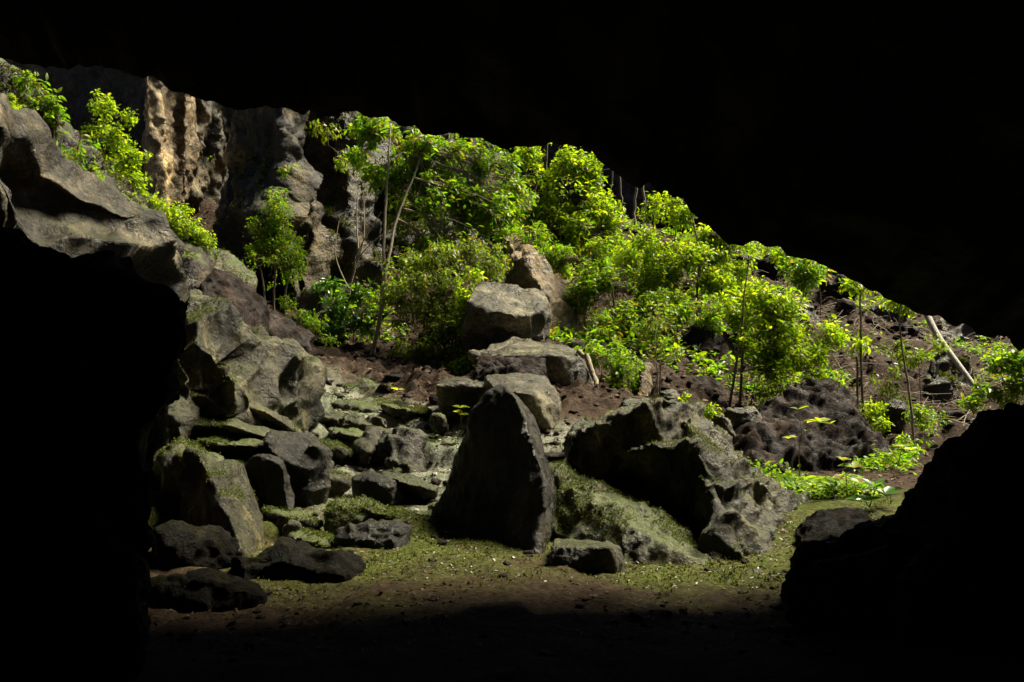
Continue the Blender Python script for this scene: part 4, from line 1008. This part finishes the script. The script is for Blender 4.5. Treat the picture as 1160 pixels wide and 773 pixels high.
def fern(label, px, py, d, n=9, L=0.45, seed=1, group=None):
    global RNG
    RNG = np.random.default_rng(seed)
    foot = P(px, py, d)
    root = thing('fern', foot, label, 'fern', group)
    ps, ds, sz = [], [], []
    tb = Tubes()
    for a in np.linspace(0, 6.28, n, endpoint=False) + RNG.uniform(0, 1):
        l_ = L * RNG.uniform(0.75, 1.15)
        t = np.linspace(0, 1, 13)
        an = a + RNG.normal(0, 0.2)
        hd = np.array([math.cos(an), math.sin(an), 0])
        path = foot + np.outer(t, hd) * l_ + np.outer(l_ * (1.1 * t - 1.15 * t * t), [0, 0, 1]) * RNG.uniform(0.7, 1.2)
        tb.add(path, 0.005, 0.002, 3)
        side = np.cross(hd, [0, 0, 1])
        for i in range(2, 13):
            for sg in (-1, 1):
                ps.append(path[i])
                q_ = sg * side * 0.9 + hd * 0.45 + np.array([0, 0, -0.12])
                ds.append(q_ / np.linalg.norm(q_))
                sz.append(l_ * 0.34 * math.sin(math.pi * (0.18 + 0.8 * i / 13)) + 0.01)
    tb.build('stems', M['bark_mid'], root, foot)
    V, Fc = leaves(np.array(ps), np.array(ds), np.array(sz), 0.3, np.tile([0, 0, 1.0], (len(ps), 1)) + RNG.normal(0, 0.2, (len(ps), 3)))
    mesh_obj('fronds', V, Fc, M['fern'], root, foot, smooth=False)


GF = 'ferns behind the large ribbed rock'
for i, (a, lab) in enumerate([((858, 552, 13.2), 'bright fern at the left end of the fern row'), ((878, 556, 13), 'fern beside the left end of the fern row'), ((900, 556, 13), 'fern in the middle of the row under the seedling'),
                              ((922, 554, 13), 'fern directly behind the thin seedling stem'), ((942, 552, 13.1), 'fern left of the broad-leaved seedling'), ((964, 556, 13), 'fern at the right end of the fern row')]):
    fern(lab, *a, n=11, L=0.6, seed=300 + i, group=GF)


def seedling(label, stem, whs, L, mat, seed, r=0.008):
    """stem polyline and whorls (px, py, d, number of leaves)"""
    global RNG
    RNG = np.random.default_rng(seed)
    foot = P(*stem[0])
    root = thing('seedling', foot, label, 'seedling')
    tb = Tubes()
    path = smooth_path([P(*s) for s in stem])
    tb.add(path, r, r * 0.6, 5)
    for (px, py, d, n) in whs:
        c_ = P(px, py, d)
        j = np.argmin(np.linalg.norm(path - c_ + np.array([0, 0, 0.1]), axis=1))
        tb.add(bez(path[j], c_, 5, -0.1), r * 0.6, r * 0.4, 4)
        p_, d_, s_ = whorls(c_[None], np.array([[0, 0, 1.0]]), n, L, droop=0.15, jitter=0.12)
        V, Fc = leaves(np.tile(c_, (n, 1)), d_, s_, 0.5, np.tile([0, -0.3, 1.0], (n, 1)))
        mesh_obj('leaf_whorl', V, Fc, M[mat], root, foot, smooth=False)
    tb.build('stem', M['bark_mid'], root, foot)


seedling('thin seedling with a few broad bright leaves in front of the brown mound', [(907, 555, 13.2), (905, 515, 13.2), (908, 490, 13.2), (904, 464, 13.2)], [(928, 478, 13.2, 5), (941, 480, 13.2, 3), (904, 464, 13.2, 2), (893, 497, 13.2, 3), (914, 488, 13.2, 1)], 0.2, 'leaf_bright', 401)
seedling('young broad-leaved plant at the right end of the ferns', [(960, 560, 12.4), (958, 535, 12.4), (956, 522, 12.4)], [(955, 522, 12.4, 5), (968, 530, 12.4, 5), (950, 545, 12.4, 5), (975, 548, 12.2, 5)], 0.2, 'leaf_mid', 402)
seedling('dark glossy plant beside the black right boulder', [(985, 575, 11.6), (990, 560, 11.6), (994, 550, 11.6)], [(990, 552, 11.6, 6), (1003, 560, 11.6, 5), (980, 568, 11.5, 5)], 0.2, 'leaf_gloss', 403)
seedling('reddish-tipped young plant above the black right boulder', [(1018, 525, 13), (1020, 515, 13), (1022, 505, 13)], [(1022, 506, 13, 5), (1012, 515, 13, 4), (1032, 510, 13, 4)], 0.18, 'leaf_bright', 404)
seedling('small bright sprig between the brown slope and the pinnacle', [(523, 485, 14.6), (522, 470, 14.6), (521, 460, 14.6)], [(521, 462, 14.6, 5), (524, 470, 14.6, 4)], 0.17, 'leaf_bright', 405)
seedling('pair of yellow-green sprigs on the litter slope below the drooping curtain', [(440, 450, 17.8), (441, 444, 17.8), (441, 438, 17.8)], [(438, 438, 17.8, 5), (450, 442, 17.8, 5)], 0.15, 'leaf_bright', 406)
seedling('tuft of small plants behind the low grey rock', [(712, 470, 15), (714, 464, 15), (714, 460, 15)], [(710, 464, 15, 5), (722, 460, 15, 5), (700, 468, 15, 4)], 0.14, 'leaf_bright', 407)

# hanging vines and far trunks
GV = 'bare vines hanging among the treetops'
for i, (a, lab) in enumerate([([(600, 60, 30), (598, 175, 30), (595, 225, 30)], 'dark vine hanging in the gap left of the tall bright tree'), ([(607, 60, 30), (609, 180, 30), (606, 240, 30)], 'second dark vine close beside the tall bright trunk'),
                              ([(692, 80, 32), (693, 200, 32), (691, 226, 32)], 'pale vine in the first dark gap right of the tall bright tree'), ([(698, 80, 32), (702, 200, 32), (704, 236, 32)], 'thin dark vine beside the pale vine in the dark gap'),
                              ([(720, 100, 31), (720, 215, 31), (719, 255, 31)], 'pale trunk rising in the dark gap between the bright crowns'), ([(728, 100, 34), (730, 230, 34), (726, 260, 34)], 'dark bare trunk behind the pale trunk in the gap')]):
    tb = Tubes()
    pts = smooth_path([P(*p) for p in a])
    RNG = np.random.default_rng(60 + i)
    tb.add(pts, 0.05 if 'trunk' in lab else 0.035, 0.05 if 'trunk' in lab else 0.025, 6, 0.05)
    o = tb.build('hanging_vine' if 'vine' in lab else 'bare_tree', M['bark_pale' if 'pale' in lab else 'bark_dark'], None, pts[-1])
    tag(o, lab, 'vine' if 'vine' in lab else 'tree', GV if 'vine' in lab else None)
plant('tree', 'small yellow-leaved tree in the dark gap right of the tall bright tree', 'tree', [[(738, 290, 28), (740, 260, 28), (738, 230, 28)]], [(740, 232, 28, 14, 10, 22), (734, 245, 28, 10, 7, 12), (748, 248, 28, 8, 8, 10)], leaf=0.17, k=5, mat='leaf_bright', bark='bark_dark', seed=231, r=(0.04, 0.012), group=GT)
tb = Tubes()
RNG = np.random.default_rng(70)
tb.add(smooth_path([P(1047, 350, 22.5), P(1062, 380, 21.8), P(1085, 412, 21), P(1112, 448, 20.2)]), 0.085, 0.05, 8)
o = tb.build('dead_trunk', M['dead_wood'], None, P(1112, 448, 20.2))
tag(o, 'bleached dead trunk leaning down the bare slope on the right', 'log')
# roots gripping the boulder edge
tb = Tubes()
for st in ([(664, 402, 17.3), (672, 425, 17.0), (676, 445, 16.7), (672, 460, 16.3), (668, 478, 15.9)], [(676, 443, 16.7), (680, 460, 16.3), (682, 480, 16)], [(655, 398, 17.5), (668, 412, 17.2), (674, 432, 16.9)]):
    tb.add(smooth_path([P(*p) for p in st]), 0.06, 0.035, 6, 0.02)
o = tb.build('tree_root', M['bark_pale'], None, P(672, 478, 15.9))
tag(o, 'pale root running down the right edge of the large dark boulder', 'root')


# ------------------------------------------------------------------ what nobody could count
def scatter(n, xr, yr, keep, seed):
    r = np.random.default_rng(seed)
    x, y = r.uniform(*xr, n), r.uniform(*yr, n)
    px = CX + F * x / y
    z, mo, pa, li = ground_fields(x, y)
    k = keep(px, y, mo, pa, li, r.random(n), x)
    return np.stack([x[k], y[k], z[k]], 1)


RNG = np.random.default_rng(90)
pts = np.concatenate([scatter(26000, (-12, 22), (12.5, 36), lambda px, y, mo, pa, li, u, x: ((li > 0.6) | ((px > 830) & (y < 17))) & (px > 180) & (px < 1250) & (u < 0.9), 91),
                      scatter(9000, (-4, 5), (6.5, 12.4), lambda px, y, mo, pa, li, u, x: (px > 100) & (px < 950) & (u < 0.42) & (fbm(np.stack([x, y, 0 * x], 1) * 1.1, 3, 93) > -0.15), 92)])
az = RNG.uniform(0, 6.28, len(pts))
d_ = np.stack([np.cos(az), np.sin(az), RNG.normal(0, 0.25, len(pts))], 1)
d_ /= np.linalg.norm(d_, axis=1)[:, None]
sz = np.where(pts[:, 1] < 12.5, RNG.uniform(0.03, 0.075, len(pts)), RNG.uniform(0.06, 0.17, len(pts)))
V, Fc = leaves(pts + np.array([0, 0, 0.015]), d_, sz, 0.45)
o = mesh_obj('leaf_litter', V, Fc, M['litter'], smooth=False)
tag(o, 'dead brown leaves strewn over the slope and floor', 'leaf litter', kind='stuff')

M['pale_litter'] = leaf_mat('pale_dead_leaf', [(0.10, 0.09, 0.06), (0.2, 0.19, 0.15), (0.26, 0.24, 0.19), (0.12, 0.12, 0.05), (0.34, 0.32, 0.26)], trans=(0.15, 0.14, 0.11), fac=0.12, rough=0.45, spec=0.5)
RNG = np.random.default_rng(97)
pts = scatter(22000, (-6, 4), (8.8, 18), lambda px, y, mo, pa, li, u, x: (px > 150) & (px < 900) & (u < 0.08 + 0.5 * np.maximum(pa, 0.5 * mo)) & ((pa > 0.15) | (mo > 0.2)), 98)
az = RNG.uniform(0, 6.28, len(pts))
d_ = np.stack([np.cos(az), np.sin(az), RNG.normal(0, 0.3, len(pts))], 1)
d_ /= np.linalg.norm(d_, axis=1)[:, None]
V, Fc = leaves(pts + np.array([0, 0, 0.012]), d_, RNG.uniform(0.03, 0.1, len(pts)) * (0.55 + 0.07 * (pts[:, 1] - 8.8)), 0.42)
o = mesh_obj('pale_leaf_litter', V, Fc, M['pale_litter'], smooth=False)
tag(o, 'pale weathered leaves strewn over the mossy apron', 'leaf litter', kind='stuff')

RNG = np.random.default_rng(101)
pts = scatter(110000, (-6, 5.8), (8.2, 18), lambda px, y, mo, pa, li, u, x: (px > 140) & (px < 1010) & (mo > 0.25) & (u < 0.8 * mo) & (fbm(np.stack([x, y, 0 * x], 1) * 1.6, 3, 140) > -0.25), 102)
d_ = RNG.normal(0, 0.6, (len(pts), 3)) + np.array([0, 0, 0.8])
d_ /= np.linalg.norm(d_, axis=1)[:, None]
M['moss'] = leaf_mat('moss_tuft', [(0.035, 0.055, 0.010), (0.06, 0.09, 0.014), (0.085, 0.12, 0.018), (0.13, 0.15, 0.03)], trans=(0.12, 0.14, 0.012), fac=0.3, rough=0.7, spec=0.2)
V, Fc = leaves(pts, d_, RNG.uniform(0.015, 0.045, len(pts)), 0.5)
o = mesh_obj('moss', V, Fc, M['moss'], smooth=False)
tag(o, 'short yellow-green moss on the apron and the floor', 'moss', kind='stuff')

RNG = np.random.default_rng(93)


def cover_keep(px, y, mo, pa, li, u, x):
    q_ = np.stack([x, y, 0 * x], 1)
    patch = fbm(q_ * 0.45, 3, 120) > -0.08
    zone = ((px > 560) & (px < 960) & (y > 20)) | ((px > 330) & (px < 560) & (y > 22))
    bare = (px > 900) & (y > 23)
    return (((li > 0.5) & zone & ~bare) | ((px > 845) & (px < 1030) & (y > 12.2) & (y < 17))) & patch | (bare & (li > 0.5) & (fbm(q_ * 0.7, 3, 121) > 0.35) & (px < 1160))


pts = scatter(9500, (-10, 16), (18, 36), cover_keep, 94)
pts = np.concatenate([pts, scatter(2500, (2.8, 7.5), (12.2, 17), cover_keep, 99)])
ps, ds, sz = whorls(pts + np.array([0, 0, 0.12]), np.tile([0, 0, 1.0], (len(pts), 1)) + RNG.normal(0, 0.2, (len(pts), 3)), 6, 0.17)
sz = sz * np.clip((ps[:, 1] - 6) / 14, 0.4, 1)
V, Fc = leaves(ps, ds, sz, 0.42)
o = mesh_obj('ground_cover', V, Fc, M['leaf_mid'], smooth=False)
tag(o, 'low green ground cover on the slope under the trees', 'ground cover', kind='stuff')

RNG = np.random.default_rng(95)
tb = Tubes()
pts = scatter(5200, (4, 22), (18, 36), lambda px, y, mo, pa, li, u, x: (px > 830) & (px < 1150) & (u < 0.6), 96)
for p in pts:
    a = RNG.uniform(0, 6.28)
    l_ = RNG.uniform(0.2, 1.1)
    e = p + np.array([math.cos(a) * l_, math.sin(a) * l_, 0])
    e[2] = p[2] + (0.35 * math.sin(a)) * l_ + RNG.uniform(-0.1, 0.3)
    tb.add(bez(p + np.array([0, 0, 0.03]), e, 4, RNG.uniform(-0.1, 0.25), RNG.uniform(-0.2, 0.2)), 0.012, 0.006, 3)
o = tb.build('fallen_twigs', M['bark_pale'])
tag(o, 'tangle of fallen twigs and roots on the bare right slope', 'twigs', kind='stuff')

# stones sunk in the moss, one like the other
G7 = 'half-buried mossy stones on the apron'
r7 = np.random.default_rng(191)
proto = []
for i in range(4):
    a_ = ((350, 376, 522, 536, 12.6), (412, 440, 470, 484, 15.4), (318, 342, 590, 604, 10.4), (486, 508, 470, 484, 14.6))[i]
    proto.append(boulder('mossy_stone', 'small stone half buried in the moss of the apron', *a_, mat='mossy' if i % 2 else 'karst_green', seed=192 + i, vox=0.022, smooth=3, cat='stone', group=G7, sc=((0.2, 0.05, (1, 1, 1)),), fb=(0.25, 0.045), bury=0.1))
n7 = 0
while n7 < 34:
    px_, d_7 = r7.uniform(300, 520), r7.uniform(10.6, 17.2)
    x_ = (px_ - CX) / F * d_7
    z_, mo_, pa_, li_ = ground_fields(np.array([x_]), np.array([d_7]))
    if pa_[0] < 0.3 or x_ > -0.7:
        continue
    src = proto[n7 % 4]
    c = src.copy()
    COL.objects.link(c)
    k_ = r7.uniform(0.5, 1.25)
    c.scale = (k_ * r7.uniform(0.9, 1.6), k_ * r7.uniform(0.9, 1.4), k_ * r7.uniform(0.6, 1.0))
    c.rotation_euler = (r7.uniform(-0.2, 0.2), r7.uniform(-0.2, 0.2), r7.uniform(0, 6.28))
    c.location = (x_, d_7, float(z_[0]) - 0.2 * k_)
    n7 += 1

# rubble on the floor and between the rocks
RNG = np.random.default_rng(180)
bm = bmesh.new()
bmesh.ops.create_icosphere(bm, subdivisions=2, radius=1)
bm.verts.ensure_lookup_table()
iv = np.array([v_.co[:] for v_ in bm.verts])
if_ = np.array([[v_.index for v_ in f_.verts] for f_ in bm.faces])
bm.free()
pts = np.concatenate([scatter(1500, (-5, 5.5), (6.3, 12.5), lambda px, y, mo, pa, li, u, x: (px > 90) & (px < 960) & (u < 0.4 - 0.25 * mo) & (fbm(np.stack([x, y, 0 * x], 1) * 0.8, 3, 181) > -0.2), 182),
                      scatter(1500, (-6, 4), (11, 18), lambda px, y, mo, pa, li, u, x: (px > 180) & (px < 800) & (u < 0.4), 183),
                      scatter(2200, (-8, 20), (17, 34), lambda px, y, mo, pa, li, u, x: (px > 300) & (px < 1150) & (u < 0.75), 184)])
vs_, fs_ = [], []
for t_i, p in enumerate(pts):
    r_ = RNG.uniform(0.012, 0.05) * (1 + 1.6 * (RNG.random() < 0.08)) * np.clip(p[1] / 10, 0.8, 2.6)
    sh = iv * (1 + 0.5 * fbm(iv * 1.3 + t_i * 2.1, 2, 185)[:, None]) * np.array([RNG.uniform(0.8, 1.5), RNG.uniform(0.8, 1.4), RNG.uniform(0.45, 0.8)])
    an = RNG.uniform(0, 6.28)
    rot = np.array([[math.cos(an), -math.sin(an), 0], [math.sin(an), math.cos(an), 0], [0, 0, 1]])
    vs_.append(sh @ rot.T * r_ + p + np.array([0, 0, 0.15 * r_]))
    fs_.append(if_ + t_i * len(iv))
o = mesh_obj('rubble', np.concatenate(vs_), np.concatenate(fs_), M['brown'])
tag(o, 'small loose stones strewn over the floor and the slope', 'rubble', kind='stuff')

# moss growing on the rocks that carry it
MOSSY = {M['mossy'].name: (0.3, -0.1, 0.024), M['karst_green'].name: (0.62, 0.16, 0.02), M['bank'].name: (0.35, -0.1, 0.05), M['cliff_dark'].name: (0.6, 0.1, 0.09)}
RNG = np.random.default_rng(150)
for o in list(COL.objects):
    if o.type != 'MESH' or o.get('category') not in ('rock', 'cliff', 'ledge') or o.data.materials[0].name not in MOSSY:
        continue
    nz, th, size = MOSSY[o.data.materials[0].name]
    k = len(o.data.vertices)
    vc = np.zeros(k * 3)
    vn = np.zeros(k * 3)
    o.data.vertices.foreach_get('co', vc)
    o.data.vertex_normals.foreach_get('vector', vn)
    vc, vn = vc.reshape(-1, 3), vn.reshape(-1, 3)
    wc = vc + np.array(o.location)
    pxs = CX + F * wc[:, 0] / wc[:, 1]
    ok = (vn[:, 2] + 0.3 * fbm(wc * 2.2, 3, 161) > nz) & (fbm(wc * 1.5, 4, 160) > th) & (vn[:, 1] < 0.6) & (pxs > -60) & (pxs < 1220)
    idx = np.nonzero(ok)[0]
    if len(idx) < 300:
        continue
    idx = RNG.choice(idx, min(24000, len(idx) * 5))
    d_ = vn[idx] * 0.9 + RNG.normal(0, 0.6, (len(idx), 3))
    d_ /= np.linalg.norm(d_, axis=1)[:, None]
    sc_ = size * RNG.uniform(0.5, 1.2, len(idx))
    V, Fc = leaves(vc[idx] + RNG.normal(0, 0.014, (len(idx), 3)) - 0.006 * vn[idx], d_, sc_, 0.55)
    tag(mesh_obj('moss', V, Fc, M['moss'], o, smooth=False), kind='stuff')

# ------------------------------------------------------------------ light, sky, camera
AZ, EL = math.radians(66), math.radians(55)      # azimuth from straight ahead towards the right
sdir = Vector((math.sin(AZ) * math.cos(EL), math.cos(AZ) * math.cos(EL), math.sin(EL)))
L = bpy.data.lights.new('sun', 'SUN')
L.energy = 5.0
L.angle = math.radians(23)
L.color = (1.0, 0.91, 0.70)
so = bpy.data.objects.new('sun', L)
so.rotation_euler = (-sdir).to_track_quat('-Z', 'Y').to_euler()
so.location = (20, 20, 30)
COL.objects.link(so)
w = bpy.data.worlds.new('World')
scene.world = w
w.use_nodes = True
nt = w.node_tree
bg = nt.nodes['Background']
sky = nt.nodes.new('ShaderNodeTexSky')
sky.sky_type = 'NISHITA'
sky.sun_disc = False
sky.sun_elevation = EL
sky.sun_rotation = AZ
sky.air_density = 0.2
sky.dust_density = 0.4
sky.ozone_density = 0.4
nt.links.new(sky.outputs[0], bg.inputs['Color'])
bg.inputs['Strength'].default_value = 0.05

cam = bpy.data.cameras.new('camera')
cam.sensor_width = 36
cam.lens = 36 * F / 1160
cam.shift_y = (HY - 386.5) / 1160
cam.clip_start = 0.05
cam.clip_end = 300
co = bpy.data.objects.new('camera', cam)
co.location = (0, 0, CAMZ)
co.rotation_euler = (math.radians(90), 0, 0)
COL.objects.link(co)
scene.camera = co

scene.render.engine = 'CYCLES'
scene.cycles.max_bounces = 6
scene.cycles.diffuse_bounces = 1
scene.cycles.glossy_bounces = 2
scene.cycles.transmission_bounces = 3
vs = scene.view_settings
vs.view_transform = 'Standard'
vs.look = 'None'
vs.exposure = 1.45
vs.gamma = 1
vs.use_curve_mapping = False
